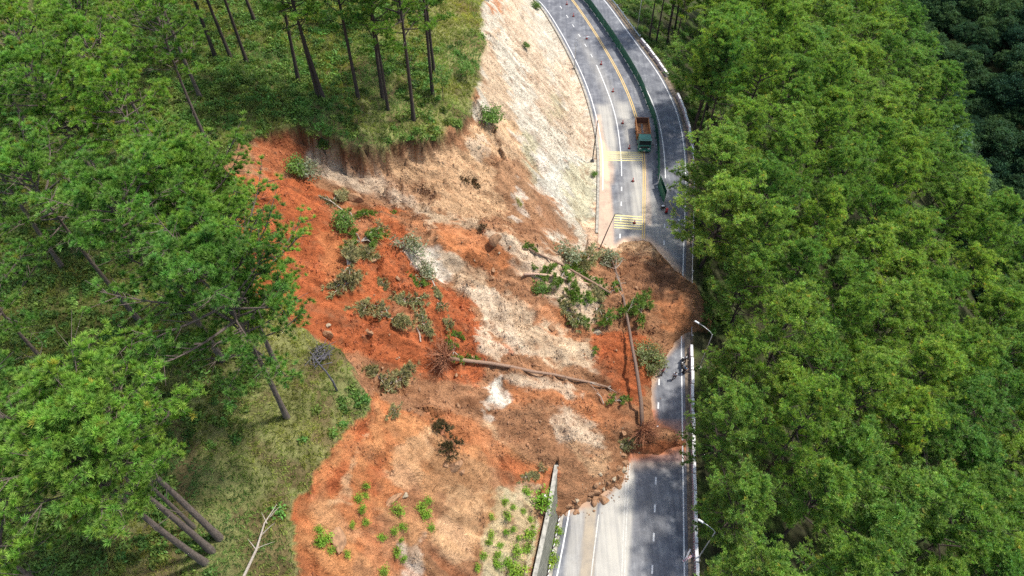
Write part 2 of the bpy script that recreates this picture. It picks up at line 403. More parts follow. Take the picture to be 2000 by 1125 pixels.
M = {
 'earth': terrain_mat(), 'road': road_mat(),
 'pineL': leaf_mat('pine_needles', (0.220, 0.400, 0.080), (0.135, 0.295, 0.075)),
 'pineR': leaf_mat('pine_needles_sunlit', (0.285, 0.435, 0.105), (0.135, 0.290, 0.085)),  # same pine needles, sunlight put in as a brighter, yellower colour
 'broad': leaf_mat('broad_leaves_painted_shade', (0.085, 0.150, 0.055), (0.030, 0.072, 0.040), 0.2, 0.02),  # dark rainforest leaves, colour darkened further for the valley's shade
 'shrub': leaf_mat('shrub_leaves', (0.15, 0.27, 0.06), (0.12, 0.22, 0.05)),
 'under': leaf_mat('undergrowth_leaves', (0.115, 0.20, 0.05), (0.115, 0.20, 0.05)),
 'dry': leaf_mat('dusty_branches', (0.29, 0.31, 0.17), (0.24, 0.27, 0.14), 0.15),
 'bright': leaf_mat('young_leaves', (0.17, 0.33, 0.035), (0.22, 0.34, 0.045)),
 'grass': leaf_mat('grass_blades', (0.28, 0.37, 0.13), (0.28, 0.37, 0.13), 0.25),
 'bark': bark_mat('pine_bark', (0.19, 0.15, 0.125), (0.065, 0.048, 0.04)),
 'barkdark': bark_mat('pine_bark_dark', (0.085, 0.062, 0.052), (0.03, 0.02, 0.017)),
 'log': bark_mat('fallen_bark', (0.34, 0.22, 0.15), (0.17, 0.10, 0.065)),
 'pale': bark_mat('bare_wood', (0.50, 0.44, 0.37), (0.30, 0.25, 0.20)),
 'root': bark_mat('muddy_roots', (0.42, 0.18, 0.09), (0.22, 0.09, 0.045)),
 'rock': simple('brown_rock', (0.40, 0.22, 0.115), 0.9, 0.35, 3, bmp=0.08),
 'rockpale': simple('pale_rock', (0.46, 0.37, 0.25), 0.9, 0.3, 3, bmp=0.08),
 'concrete': simple('weathered_concrete', (0.34, 0.33, 0.29), 0.9, 0.35, 1.2, bmp=0.02),
 'wallface': None,
 'white': simple('white_road_paint', (0.72, 0.72, 0.70), 0.7, 0.12, 5),
 'yellow': simple('yellow_road_paint', (0.72, 0.50, 0.17), 0.7, 0.15, 5),
 'fadeyellow': simple('dusty_yellow_paint', (0.80, 0.68, 0.30), 0.7, 0.15, 5),
 'fadewhite': simple('dusty_white_paint', (0.60, 0.58, 0.52), 0.8, 0.2, 3),
 'kerb': simple('kerb_concrete', (0.42, 0.39, 0.33), 0.9, 0.3, 2),
 'galv': simple('galvanised_steel', (0.55, 0.58, 0.60), 0.45, 0.2, 3, metal=0.6),
 'darksteel': simple('dark_painted_steel', (0.06, 0.055, 0.055), 0.6, 0.2, 3),
 'green': simple('green_fence_sheet', (0.018, 0.135, 0.085), 0.6, 0.25, 1.5),
 'truckgreen': simple('green_truck_paint', (0.035, 0.20, 0.15), 0.4, 0.3, 4),
 'rust': simple('rusty_sandy_steel', (0.44, 0.20, 0.07), 0.85, 0.4, 2.2, c2=(0.17, 0.075, 0.035)),
 'rustdark': simple('rusty_steel', (0.20, 0.095, 0.055), 0.85, 0.3, 3),
 'sand': simple('grey_gravel_load', (0.26, 0.25, 0.23), 0.95, 0.3, 5, bmp=0.05),
 'glass': simple('dark_window_glass', (0.02, 0.025, 0.03), 0.12, 0.1, 2),
 'rubber': simple('black_rubber', (0.018, 0.018, 0.018), 0.8, 0.2, 6),
 'lamp': simple('lamp_lens', (0.8, 0.8, 0.78), 0.25, 0.05, 4),
 'red': simple('red_plastic', (0.60, 0.035, 0.03), 0.5, 0.2, 6),
 'pink': simple('pinkish_red_paint', (0.50, 0.16, 0.20), 0.7, 0.25, 3),
 'barrierwhite': simple('white_barrier_paint', (0.74, 0.71, 0.70), 0.7, 0.18, 3),
 'tape': simple('yellow_warning_tape', (0.72, 0.66, 0.20), 0.5, 0.1, 3),
 'skin': simple('skin', (0.45, 0.25, 0.17), 0.6, 0.1, 6),
 'shirtwhite': simple('white_shirt', (0.68, 0.72, 0.76), 0.85, 0.15, 6),
 'shirtblue': simple('blue_shirt', (0.10, 0.25, 0.42), 0.85, 0.15, 6),
 'shirtred': simple('dull_red_shirt', (0.32, 0.09, 0.08), 0.85, 0.15, 6),
 'trouser': simple('dark_trousers', (0.03, 0.032, 0.04), 0.85, 0.15, 6),
 'hair': simple('black_hair', (0.015, 0.012, 0.01), 0.5, 0.1, 6),
 'ash': simple('charred_wood', (0.035, 0.033, 0.038), 0.8, 0.4, 4, c2=(0.16, 0.15, 0.17)),
}
def lattice_mat():
    m, t, b = newmat('lattice_wall_face'); p = N(t, 'ShaderNodeTexCoord').outputs['UV']
    g = geo(t); sx = N(t, 'ShaderNodeSeparateXYZ'); t.links.new(g, sx.inputs[0])
    u = math_(t, 'ADD', sx.outputs[1], sx.outputs[2]); v = math_(t, 'SUBTRACT', sx.outputs[1], sx.outputs[2])
    la = math_(t, 'LESS_THAN', math_(t, 'FRACT', math_(t, 'MULTIPLY', u, 1.6)), 0.16)
    lb = math_(t, 'LESS_THAN', math_(t, 'FRACT', math_(t, 'MULTIPLY', v, 1.6)), 0.16)
    ln = math_(t, 'MAXIMUM', la, lb); f = noise(t, 1.5, 6, 0.7, g)
    c = ramp(t, f, [(0.3, (0.10, 0.105, 0.085)), (0.7, (0.24, 0.24, 0.20))])
    c = mix(t, math_(t, 'MULTIPLY', ln, 0.6), c, (0.07, 0.07, 0.055))
    t.links.new(c, b.inputs['Base Color']); b.inputs['Roughness'].default_value = 0.9; bump(t, b, ln, -0.03); return m
M['wallface'] = lattice_mat()

# ------------------------------------------------------------------ painting the ground (albedo by place)
RED = (0.42, 0.122, 0.045); ORANGE = (0.50, 0.195, 0.078); BROWN = (0.36, 0.185, 0.095); DBROWN = (0.25, 0.12, 0.062)
TAN = (0.62, 0.41, 0.235); CREAM = (0.64, 0.50, 0.355); WHITE = (0.72, 0.66, 0.55); BEIGE = (0.60, 0.54, 0.43); OLIVE = (0.50, 0.46, 0.28)
PEACH = (0.74, 0.52, 0.35); GRASS = (0.185, 0.20, 0.075); GREY = (0.58, 0.57, 0.49); RUB = (0.58, 0.43, 0.28)
PAINT = [  # (colour, strength, edge softness in px, polygon in photo px)
 (BEIGE, 1, 10, [(930, -60), (1080, -60), (1130, 90), (1180, 220), (1185, 330), (1175, 430), (1150, 500), (1080, 470), (1030, 400), (1000, 330), (960, 260), (925, 215)]),
 (CREAM, .9, 14, [(965, -20), (1010, -20), (1070, 130), (1110, 260), (1060, 220), (1010, 120)]),
 (CREAM, .7, 14, [(1080, 120), (1110, 110), (1160, 250), (1165, 330), (1110, 280)]),
 (TAN, .6, 14, [(925, 90), (960, 60), (1000, 200), (1010, 280), (965, 240)]),
 (ORANGE, .8, 10, [(940, -30), (975, -30), (985, 12), (968, 20)]),
 (WHITE, .95, 9, [(1036, 284), (1060, 290), (1078, 315), (1072, 345), (1050, 352), (1042, 330)]),
 (GREY, .7, 16, [(1045, 350), (1100, 300), (1160, 320), (1165, 450), (1120, 440), (1060, 380)]),
 (OLIVE, .6, 12, [(1105, 330), (1160, 310), (1160, 440), (1120, 430)]),
 (OLIVE, .7, 10, [(1018, 250), (1040, 270), (1050, 350), (1030, 370), (1018, 320)]),
 (OLIVE, .5, 10, [(1075, 180), (1100, 190), (1100, 230), (1080, 220)]),
 (TAN, .85, 16, [(905, 250), (1000, 230), (1030, 340), (1060, 430), (1000, 440), (900, 360)]),
 (BROWN, .8, 16, [(950, 310), (1010, 310), (1080, 390), (1110, 460), (1040, 450), (960, 400)]),
 (BROWN, .8, 10, [(1050, 375), (1075, 380), (1130, 450), (1110, 480), (1060, 440)]),
 (WHITE, .6, 8, [(1010, 350), (1022, 380), (1030, 430), (1018, 435), (1005, 380)]),
 (RED, .75, 12, [(495, 235), (600, 240), (620, 300), (610, 330), (560, 340), (500, 330)]),
 (DBROWN, .8, 9, [(560, 240), (700, 270), (760, 285), (860, 268), (870, 285), (760, 305), (690, 310), (600, 290), (560, 275)]),
 (CREAM, .9, 14, [(598, 300), (640, 290), (700, 330), (780, 355), (850, 400), (840, 420), (760, 400), (660, 360), (610, 335)]),
 (TAN, .8, 14, [(640, 275), (760, 300), (900, 290), (960, 330), (980, 410), (900, 430), (860, 410), (760, 350)]),
 (BROWN, .6, 12, [(720, 320), (800, 350), (860, 380), (840, 395), (770, 370)]),
 (CREAM, .8, 8, [(905, 270), (935, 265), (950, 300), (935, 320), (915, 300)]),
 (BROWN, .8, 12, [(600, 350), (720, 375), (760, 400), (720, 420), (640, 400)]),
 (RED, 1, 14, [(440, 340), (600, 350), (680, 395), (780, 420), (800, 470), (870, 560), (930, 600), (950, 680), (930, 760), (840, 740), (740, 730), (650, 690), (560, 620), (440, 520)]),
 (BROWN, .75, 14, [(590, 660), (700, 690), (760, 745), (700, 740), (640, 700)]),
 (BROWN, .6, 14, [(740, 540), (800, 590), (860, 640), (820, 660), (760, 620)]),
 (ORANGE, .8, 12, [(620, 440), (700, 520), (690, 600), (640, 560)]),
 (BROWN, .6, 12, [(640, 380), (720, 420), (740, 470), (690, 480), (640, 430)]),
 (ORANGE, .5, 20, [(640, 390), (780, 420), (860, 440), (960, 470), (940, 500), (820, 450), (720, 430)]),
 (RUB, .9, 12, [(830, 410), (900, 420), (1010, 460), (1000, 500), (900, 470), (840, 440)]),
 (ORANGE, .9, 12, [(850, 440), (960, 450), (1000, 500), (990, 540), (900, 520), (860, 490)]),
 (WHITE, .9, 12, [(785, 470), (840, 480), (900, 510), (880, 550), (850, 540), (810, 510)]),
 (RUB, .8, 14, [(860, 490), (960, 530), (960, 570), (890, 560)]),
 (CREAM, .9, 18, [(960, 450), (1050, 480), (1180, 560), (1160, 640), (1090, 600), (1010, 520)]),
 (CREAM, 1, 12, [(905, 560), (960, 560), (1050, 610), (1150, 680), (1180, 740), (1080, 700), (1000, 690), (960, 650), (930, 610)]),
 (RUB, .8, 14, [(980, 560), (1080, 620), (1160, 660), (1170, 720), (1100, 720), (1020, 670)]),
 (ORANGE, .8, 12, [(1010, 590), (1090, 610), (1150, 640), (1180, 660), (1120, 660), (1040, 620)]),
 (RED, .95, 12, [(1155, 650), (1260, 650), (1290, 700), (1275, 760), (1230, 790), (1190, 750), (1160, 700)]),
 (RED, .7, 14, [(880, 590), (940, 640), (1000, 690), (960, 700), (900, 660)]),
 (CREAM, .9, 7, [(915, 650), (950, 640), (985, 690), (975, 710), (930, 690)]),
 (WHITE, 1, 8, [(948, 740), (975, 735), (992, 760), (990, 790), (965, 800), (955, 830), (945, 800)]),
 (BROWN, .6, 16, [(700, 700), (860, 740), (950, 760), (950, 830), (860, 820), (740, 770)]),
 (ORANGE, .7, 16, [(980, 740), (1180, 770), (1230, 820), (1200, 860), (1080, 800), (1000, 790)]),
 (CREAM, .85, 14, [(990, 730), (1110, 745), (1130, 775), (1060, 770), (1000, 760)]),
 (CREAM, .9, 14, [(1070, 800), (1110, 800), (1190, 870), (1180, 900), (1110, 880), (1080, 850)]),
 (TAN, .7, 10, [(925, 830), (960, 830), (985, 880), (970, 920), (945, 880)]),
 (BROWN, .7, 16, [(960, 800), (1060, 830), (1090, 890), (1060, 930), (980, 880)]),
 (ORANGE, .8, 14, [(820, 800), (930, 820), (980, 880), (1080, 920), (1060, 950), (940, 900), (860, 850)]),
 (BROWN, .95, 12, [(1090, 870), (1180, 880), (1230, 880), (1225, 950), (1180, 985), (1090, 1010), (1060, 960)]),
 (TAN, .6, 14, [(1110, 870), (1190, 890), (1200, 930), (1150, 930)]),
 (RED, .6, 10, [(980, 900), (1080, 920), (1070, 960), (1010, 950)]),
 (BROWN, 1, 10, [(1180, 470), (1260, 455), (1300, 490), (1400, 560), (1400, 660), (1330, 660), (1260, 640), (1200, 600), (1190, 520)]),
 (TAN, .85, 8, [(1185, 480), (1250, 458), (1285, 490), (1270, 510), (1230, 490), (1200, 500)]),
 (DBROWN, .6, 10, [(1230, 485), (1290, 500), (1330, 560), (1260, 600), (1210, 560)]),
 (ORANGE, .6, 10, [(1280, 590), (1330, 580), (1340, 640), (1300, 640)]),
 (DBROWN, .55, 12, [(1180, 700), (1230, 780), (1260, 860), (1330, 870), (1250, 890), (1190, 850), (1150, 760)]),
 (RED, .6, 8, [(1240, 840), (1340, 860), (1330, 885), (1240, 885)]),
 (PEACH, 1, 8, [(1165, 380), (1200, 340), (1210, 470), (1190, 500), (1140, 490), (1150, 440)]),
 # lower face
 (ORANGE, 1, 10, [(725, 765), (830, 830), (850, 950), (830, 1150), (560, 1150), (550, 980), (650, 850)]),
 (RED, .95, 14, [(720, 780), (690, 850), (640, 920), (590, 960), (560, 1010), (590, 1000), (660, 960), (720, 880)]),
 (TAN, .7, 9, [(720, 850), (700, 900), (690, 980), (640, 990), (670, 930), (700, 880)]),
 (TAN, .6, 10, [(780, 870), (840, 840), (850, 890), (820, 950), (760, 960), (750, 920)]),
 (RED, .7, 10, [(735, 880), (760, 870), (750, 950), (740, 980), (710, 970)]),
 (TAN, .3, 10, [(600, 970), (650, 990), (690, 1040), (660, 1080), (620, 1060)]),
 (BROWN, .8, 12, [(780, 950), (880, 900), (960, 960), (980, 1040), (880, 1150), (760, 1150), (730, 1020)]),
 (TAN, .6, 16, [(860, 960), (940, 950), (940, 1050), (880, 1130), (850, 1050)]),
 (BROWN, .5, 14, [(700, 1040), (760, 1060), (740, 1150), (680, 1150)]),
 (GREY, .6, 10, [(790, 1060), (830, 1050), (830, 1150), (770, 1150)]),
 (RUB, .9, 12, [(980, 960), (1060, 950), (1050, 1050), (1030, 1150), (920, 1150), (950, 1060)]),
 (OLIVE, .7, 12, [(960, 960), (1060, 970), (1030, 1150), (930, 1150)]),
 (BROWN, .8, 6, [(1060, 960), (1075, 960), (1045, 1140), (1030, 1140)]),
]
def ground_colour(X, Y, Z, m, m2, s):
    px, py = project(X, Y, Z)
    n = fbm(X / 5, Y / 5, 4, 201)
    g = np.array(GRASS)[None] * (1 + 0.45 * fbm(X / 1.6, Y / 1.6, 4, 203))[:, None]
    bp = ss(0.05, 0.4, fbm(X / 2.6, Y / 2.6, 4, 215))[:, None] * 0.8; g = g * (1 - bp) + np.array((0.115, 0.085, 0.045)) * bp
    g = g + (0.5 + 0.5 * fbm(X / 6, Y / 6, 3, 207))[:, None].clip(0, 1) ** 2 * np.array((0.12, 0.08, 0.03))[None]
    col = g.copy()
    d = roadL(Y) - X; e = X - barX(Y)
    # right hand forest floor
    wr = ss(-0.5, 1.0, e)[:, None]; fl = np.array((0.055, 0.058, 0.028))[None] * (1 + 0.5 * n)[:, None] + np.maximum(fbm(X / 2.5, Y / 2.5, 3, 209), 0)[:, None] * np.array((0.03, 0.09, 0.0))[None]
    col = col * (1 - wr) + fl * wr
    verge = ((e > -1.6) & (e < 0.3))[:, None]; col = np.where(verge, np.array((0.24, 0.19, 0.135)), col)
    # beneath the left forest: undergrowth soil, its colour darkened for the trees' shade
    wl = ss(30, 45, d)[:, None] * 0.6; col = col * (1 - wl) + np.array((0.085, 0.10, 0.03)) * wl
    # bare ground
    ln = 21.0 + 1.4 * fbm(Y / 5, X / 5, 3, 211)
    lipc = np.where(Y > 78, ln - 0.5, 23.5)
    bare = np.maximum(ss(0.04, 0.16, np.maximum(m, m2)), ((d > -0.9) & (d < lipc) & (Y > 74)) * ss(0, 1.2, lipc - d))
    bare = np.maximum(bare, ((d > -1) & (d < 2.5)) * 1.0)
    bare = np.maximum(bare, ((d > -1) & (d < 12) & (Y <= 74)) * 1.0)
    bare = np.where(e > -1.5, (s > 0) * 1.0, bare)
    bare = np.clip(bare + 0.0 * n, 0, 1)
    bc = np.tile(np.array(BROWN), (len(X), 1)) * (1 + 0.2 * n)[:, None]
    far = Y > 140; bc = np.where(far[:, None], np.array(BEIGE), bc)
    w1 = 20 * fbm(X / 3.5, Y / 1.6, 4, 221); w2 = 14 * fbm(X / 3.5, Y / 1.6, 4, 231); br = fbm(X / 2.4, Y / 0.9, 4, 241)
    i = np.where((bare > 0.01) & (Y < 160) & (X > -75) & (X < 60))[0]
    qx = (px + w1)[i]; qy = (py + w2)[i]; b_ = bc[i]
    br2 = fbm(X[i] / .7, Y[i] / .5, 3, 245)
    for colr, stg, soft, poly in PAINT:
        xs = [p[0] for p in poly]; ys = [p[1] for p in poly]
        k = np.where((qx > min(xs) - 30) & (qx < max(xs) + 30) & (qy > min(ys) - 30) & (qy < max(ys) + 30))[0]
        if not len(k): continue
        sf = soft * .45; w = ss(-sf, sf, sdist(qx[k], qy[k], poly) + 17 * br[i][k] + 9 * br2[k]) * stg
        b_[k] = b_[k] * (1 - w[:, None]) + np.array(colr) * w[:, None]
    bc[i] = b_
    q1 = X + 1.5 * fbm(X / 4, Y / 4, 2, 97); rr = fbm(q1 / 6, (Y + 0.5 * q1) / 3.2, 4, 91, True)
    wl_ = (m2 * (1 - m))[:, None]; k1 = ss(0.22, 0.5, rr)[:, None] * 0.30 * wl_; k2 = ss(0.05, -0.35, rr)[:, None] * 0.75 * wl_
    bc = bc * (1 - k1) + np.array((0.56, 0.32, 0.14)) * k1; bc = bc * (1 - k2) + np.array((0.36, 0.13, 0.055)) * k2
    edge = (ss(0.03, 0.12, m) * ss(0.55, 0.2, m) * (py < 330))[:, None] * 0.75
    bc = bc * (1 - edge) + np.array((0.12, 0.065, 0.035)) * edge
    pk = (ss(0.02, 0.45, fbm(X / 2.8, Y / 1.9, 4, 267)) * ss(0.5, 0.9, m))[:, None] * 0.5
    bc = bc * (1 - pk) + bc * np.array((0.62, 0.55, 0.5)) * pk
    streak = fbm((X) / 7, (Y + 0.2 * X) / 0.8, 4, 251)
    bc = bc * (1 + 0.42 * streak)[:, None]
    p2 = np.maximum(fbm(X / 1.1, Y / 1.1, 4, 261) - 0.15, 0)[:, None] * 1.2
    bc = bc * (1 - p2) + np.array(DBROWN) * p2
    bare = bare[:, None]
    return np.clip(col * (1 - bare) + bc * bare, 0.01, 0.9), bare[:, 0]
gcol, gbare = ground_colour(GX.ravel(), GY.ravel(), GZ.ravel(), GM.ravel(), GM2.ravel(), GSD.ravel())
GB = gbare.reshape(GX.shape)
ny, nx = GX.shape
idx = np.arange(nx * ny).reshape(ny, nx)
faces = np.stack([idx[:-1, :-1], idx[:-1, 1:], idx[1:, 1:], idx[1:, :-1]], -1).reshape(-1, 4)
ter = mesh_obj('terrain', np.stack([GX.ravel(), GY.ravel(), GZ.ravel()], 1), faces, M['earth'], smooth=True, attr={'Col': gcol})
tag(ter, kind='structure')
def near_idx(x, y):
    i = int(np.clip(np.searchsorted(gx, x), 0, nx - 1)); j = int(np.clip(np.searchsorted(gy, y), 0, ny - 1)); return j, i
def bare_at(x, y): return GB[near_idx(x, y)]
def colour_at(x, y): j, i = near_idx(x, y); return gcol[j * nx + i]
def nrm(x, y, h=0.6):
    return Vector((float(hz(x - h, y) - hz(x + h, y)), float(hz(x, y - h) - hz(x, y + h)), 2 * h)).normalized()

# ------------------------------------------------------------------ road sheet
ry = np.arange(-40, 215, 0.5); ru = np.linspace(0, 1, 49)
RY, RU = np.meshgrid(ry, ru, indexing='ij')
RX = lineL(RY) - 0.55 + (lineR(RY) + 0.45 - lineL(RY) + 0.55) * RU
px, py = project(RX, RY, 0 * RX)
dust = np.zeros_like(RX) + 0.10; mud = np.zeros_like(RX); mudc = np.tile(np.array((0.42, 0.27, 0.17, 1.0)), RX.shape + (1,))
def band(arr, amt, soft, poly): arr += amt * ss(-soft, soft, sdist(px, py, poly))
wq = 3 * fbm(RX / 3, RY / 3, 3, 301)
band(dust, 1.0, 5, [(1156, 1180), (1172, 990), (1205, 950), (1238, 890), (1240, 950), (1222, 1180)])
band(dust, 0.75, 5, [(1095, 1180), (1118, 990), (1142, 990), (1130, 1180)])
band(dust, 0.12, 18, [(1215, 1180), (1240, 880), (1330, 885), (1300, 1000), (1280, 1180)])
band(dust, 0.75, 8, [(1206, 200), (1228, 200), (1240, 250), (1256, 330), (1256, 470), (1232, 470), (1238, 330), (1216, 245)])
band(dust, 0.5, 12, [(1130, 70), (1160, 110), (1200, 180), (1225, 240), (1200, 240), (1170, 160)])
band(dust, 0.85, 6, [(1165, 205), (1188, 205), (1204, 270), (1206, 330), (1185, 300)])
band(dust, 0.6, 14, [(1255, 360), (1290, 400), (1330, 460), (1320, 500), (1260, 470)])
band(dust, 0.35, 14, [(1230, 300), (1245, 300), (1245, 400), (1205, 470), (1200, 420)])
band(dust, 0.4, 9, [(1240, 150), (1270, 210), (1285, 290), (1278, 290), (1262, 215), (1236, 160)])
band(mud, 0.9, 3, [(1128, 1180), (1143, 990), (1166, 985), (1157, 1180)])
band(mud, 0.75, 4, [(1165, 225), (1172, 225), (1186, 300), (1198, 420), (1200, 520), (1150, 520), (1150, 350)])
band(mud, 0.5, 4, [(1170, 270), (1190, 290), (1200, 330), (1198, 360), (1170, 340)])
band(mud, 0.5, 4, [(1260, 300), (1272, 420), (1272, 440), (1262, 440)])
sd = sdist(px, py, TOE_PX + [(900, 480), (900, 1000)]); mud += 1.1 * ss(-13, 2, sd)
near = ss(-30, -5, sdist(px, py, [(1235, 830), (1345, 840), (1345, 890), (1235, 900)])) ; mud += 0.5 * near * (py > 820)
redm = (py > 800) & (py < 900); mudc[redm] = (0.40, 0.15, 0.07, 1)
sandy = (py < 520); mudc[sandy] = (0.70, 0.49, 0.33, 1)
brs = (py > 960) & (sd < -8); mudc[brs] = (0.40, 0.33, 0.235, 1)
colr = np.stack([np.clip(dust, 0, 1.6), np.clip(mud, 0, 1.2), 0 * dust, 0 * dust + 1], -1).reshape(-1, 4)
ri = np.arange(RX.size).reshape(RX.shape)
rf = np.stack([ri[:-1, :-1], ri[:-1, 1:], ri[1:, 1:], ri[1:, :-1]], -1).reshape(-1, 4)
road = mesh_obj('road', np.stack([RX.ravel(), RY.ravel(), 0 * RX.ravel()], 1), rf, M['road'], attr={'Col': colr, 'Mud': mudc.reshape(-1, 4)})
tag(road, kind='structure')

def strip(mb, pts, w, z=0.006, cut=None):
    """flat painted strip along world points"""
    V = []; n = len(pts)
    for i, p in enumerate(pts):
        a = pts[max(i - 1, 0)]; b = pts[min(i + 1, n - 1)]
        t = Vector((b[0] - a[0], b[1] - a[1], 0)).normalized(); s = Vector((-t.y, t.x, 0)) * w / 2
        V += [(p[0] + s.x, p[1] + s.y, z), (p[0] - s.x, p[1] - s.y, z)]
    mb.add(V, [(2 * i, 2 * i + 1, 2 * i + 3, 2 * i + 2) for i in range(n - 1)])
def fx(c, y0, y1, step=1.0, off=0.0):
    ys = np.append(np.arange(y0, y1, step), y1); return [(float(c(y)) + off, float(y)) for y in ys]
white, yel, fyel, fwh = MB(), MB(), MB(), MB()
strip(white, fx(lineL, 5, 40), 0.17); strip(white, fx(lineL, 88, 205), 0.17)
strip(white, fx(lineR, 5, 205), 0.17)
cy = curve([(1256.7, 464.7), (1258, 380), (1258.5, 311), (1252, 265), (1243, 230), (1234.5, 200), (1206, 137), (1163.8, 65.8), (1119, 0)], post=[(5, 172), (-10, 190), (-50, 240)])
y0 = flat(1257, 466)[1]
strip(yel, fx(cy, y0, 205, off=-0.17), 0.16); strip(yel, fx(cy, y0, 205, off=0.17), 0.16)
cl = curve([(1211, 461), (1213.7, 398), (1214.7, 344), (1213, 296), (1204.7, 233), (1194, 197), (1166, 127), (1156.6, 109), (1121.6, 53), (1088, 1.4)], post=[(0, 170), (-14, 187), (-56, 235)])
cr = curve([(1297, 474), (1300, 380), (1300, 348), (1299, 307), (1289, 241), (1276, 200), (1233, 120), (1206, 80), (1182, 43), (1158, 8)], post=[(7, 172), (-7, 191), (-48, 242)])
cb = curve([(1274, 1112), (1277, 1049), (1279, 993), (1281, 939), (1284, 837), (1286, 792), (1287, 746), (1289, 700)])
Yw = lambda p: flat(1200, p)[1]
strip(white, fx(cl, Yw(344), Yw(127)), 0.17)
for p in (368.7, 398, 428, 461): strip(white, fx(cl, Yw(p) - .5, Yw(p) + .5), 0.2)
for k in range(16): y = Yw(109) + k * 3.75; strip(white, fx(cl, y - .5, y + .6), 0.15)
strip(white, fx(cr, Yw(348), Yw(120)), 0.17)
for p in (380, 441, 474): strip(white, fx(cr, Yw(p) - .5, Yw(p) + .5), 0.2)
for k in range(16): y = Yw(99.5) + k * 3.75; strip(white, fx(cr, y - .5, y + .6), 0.15)
for p in (1112, 1049, 993, 939, 837, 792, 746): strip(white, fx(cb, Yw(p) - .5, Yw(p) + .5), 0.2)
y = Yw(1112) - 3.6
while y > 5: strip(white, fx(cb, y - .5, y + .5), 0.17); y -= 3.6
ce = curve([(1217, 1120), (1221, 1000), (1228, 900)])
strip(fwh, fx(ce, 5, Yw(905), off=-0.15), 0.13); strip(fwh, fx(ce, 5, Yw(905), off=0.18), 0.13)
strip(fwh, fx(curve([(1155, 1120), (1161, 1065), (1168, 1015)]), 12, Yw(1005)), 0.15)
for k, yy in enumerate((296.7, 300.3, 304.4, 308.4, 312.7)):
    a = flat(1180, yy); b = flat(1255, yy + 1); strip(fyel, [a, b], 0.24, 0.010)
for k in range(6):
    a = flat(1199.5, 420 + k * 4.85); b = flat(1255.5, 424 + k * 4.85); strip(fyel, [a, b], 0.24, 0.010)
for mb, nm, mt in ((white, 'white_road_markings', 'white'), (yel, 'yellow_road_markings', 'yellow'), (fyel, 'rumble_strip_markings', 'fadeyellow'), (fwh, 'faded_road_markings', 'fadewhite')):
    o = mb.build(nm, M[mt]); tag(o, kind='structure')
# concrete edge strips (kerbs) both sides
def ribbon(name, cA, cB, y0, y1, z0, z1, mat):
    ys = np.arange(y0, y1, 1.0); V = []; Fc = []
    for y in ys:
        a, b = float(cA(y)), float(cB(y)); V += [(a, y, z0), (a, y, z1), (b, y, z1), (b, y, z0)]
    for i in range(len(ys) - 1):
        for k in range(3): Fc.append((4 * i + k, 4 * i + k + 1, 4 * i + k + 5, 4 * i + k + 4))
    Fc += [(0, 1, 2, 3), tuple(4 * (len(ys) - 1) + k for k in (3, 2, 1, 0))]
    return tag(mesh_obj(name, V, Fc, mat), kind='structure')
ribbon('kerb', lambda y: lineL(y) - 1.0, lambda y: lineL(y) - 0.58, 78, 205, -0.2, 0.12, M['kerb'])
ribbon('kerb', lambda y: lineL(y) - 1.0, lambda y: lineL(y) - 0.58, -20, 33.0, -0.2, 0.12, M['kerb'])
ribbon('verge', lambda y: lineR(y) + 0.46, lambda y: lineR(y) + 1.3, -20, 205, -0.4, 0.05, simple('dirt_verge', (0.25, 0.195, 0.14), 0.95, 0.4, 1.5, bmp=0.02))

# ------------------------------------------------------------------ foliage
def rot_rand(n, R):
    a = R.normal(size=(n, 3)); return a / np.linalg.norm(a, axis=1)[:, None]
def needles(C, up, n, ln, wd, R, spread=0.9, tint=None):
    """bursts of thin triangles: C centres (k,3), up axes (k,3)"""
    k = len(C)
    d = rot_rand(k * n, R) * spread + np.repeat(up, n, 0); d /= np.linalg.norm(d, axis=1)[:, None]
    l = ln * R.uniform(0.65, 1.15, k * n)[:, None]
    side = np.cross(d, rot_rand(k * n, R)); side /= np.linalg.norm(side, axis=1)[:, None] + 1e-9
    c = np.repeat(C, n, 0); b = c + d * l * 0.12
    V = np.stack([b - side * wd / 2, b + side * wd / 2, c + d * l], 1).reshape(-1, 3)
    Fc = np.arange(len(V)).reshape(-1, 3)
    if tint is None: tint = np.ones((k, 3))
    t = np.repeat(tint, n, 0) * R.uniform(0.8, 1.2, (k * n, 1))
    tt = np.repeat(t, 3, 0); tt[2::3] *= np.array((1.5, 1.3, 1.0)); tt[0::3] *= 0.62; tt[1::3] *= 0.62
    return V, Fc, tt
def leaves(C, n, rad, size, R, tint=None, flat_=0.7):
    k = len(C); c = np.repeat(C, n, 0) + R.normal(size=(k * n, 3)) * np.array((rad, rad, rad * flat_))
    a = rot_rand(k * n, R); nn = rot_rand(k * n, R) + np.array((0, 0, 0.9)); a = np.cross(a, nn); a /= np.linalg.norm(a, axis=1)[:, None]
    b = np.cross(a, nn); b /= np.linalg.norm(b, axis=1)[:, None]
    s = size * R.uniform(0.6, 1.25, (k * n, 1))
    V = np.stack([c - a * s, c + b * s * 0.5, c + a * s, c - b * s * 0.5], 1).reshape(-1, 3)
    Fc = np.arange(len(V)).reshape(-1, 4)
    if tint is None: tint = np.ones((k, 3))
    t = np.repeat(tint, n, 0) * R.uniform(0.75, 1.25, (k * n, 1))
    return V, Fc, np.repeat(t, 4, 0)
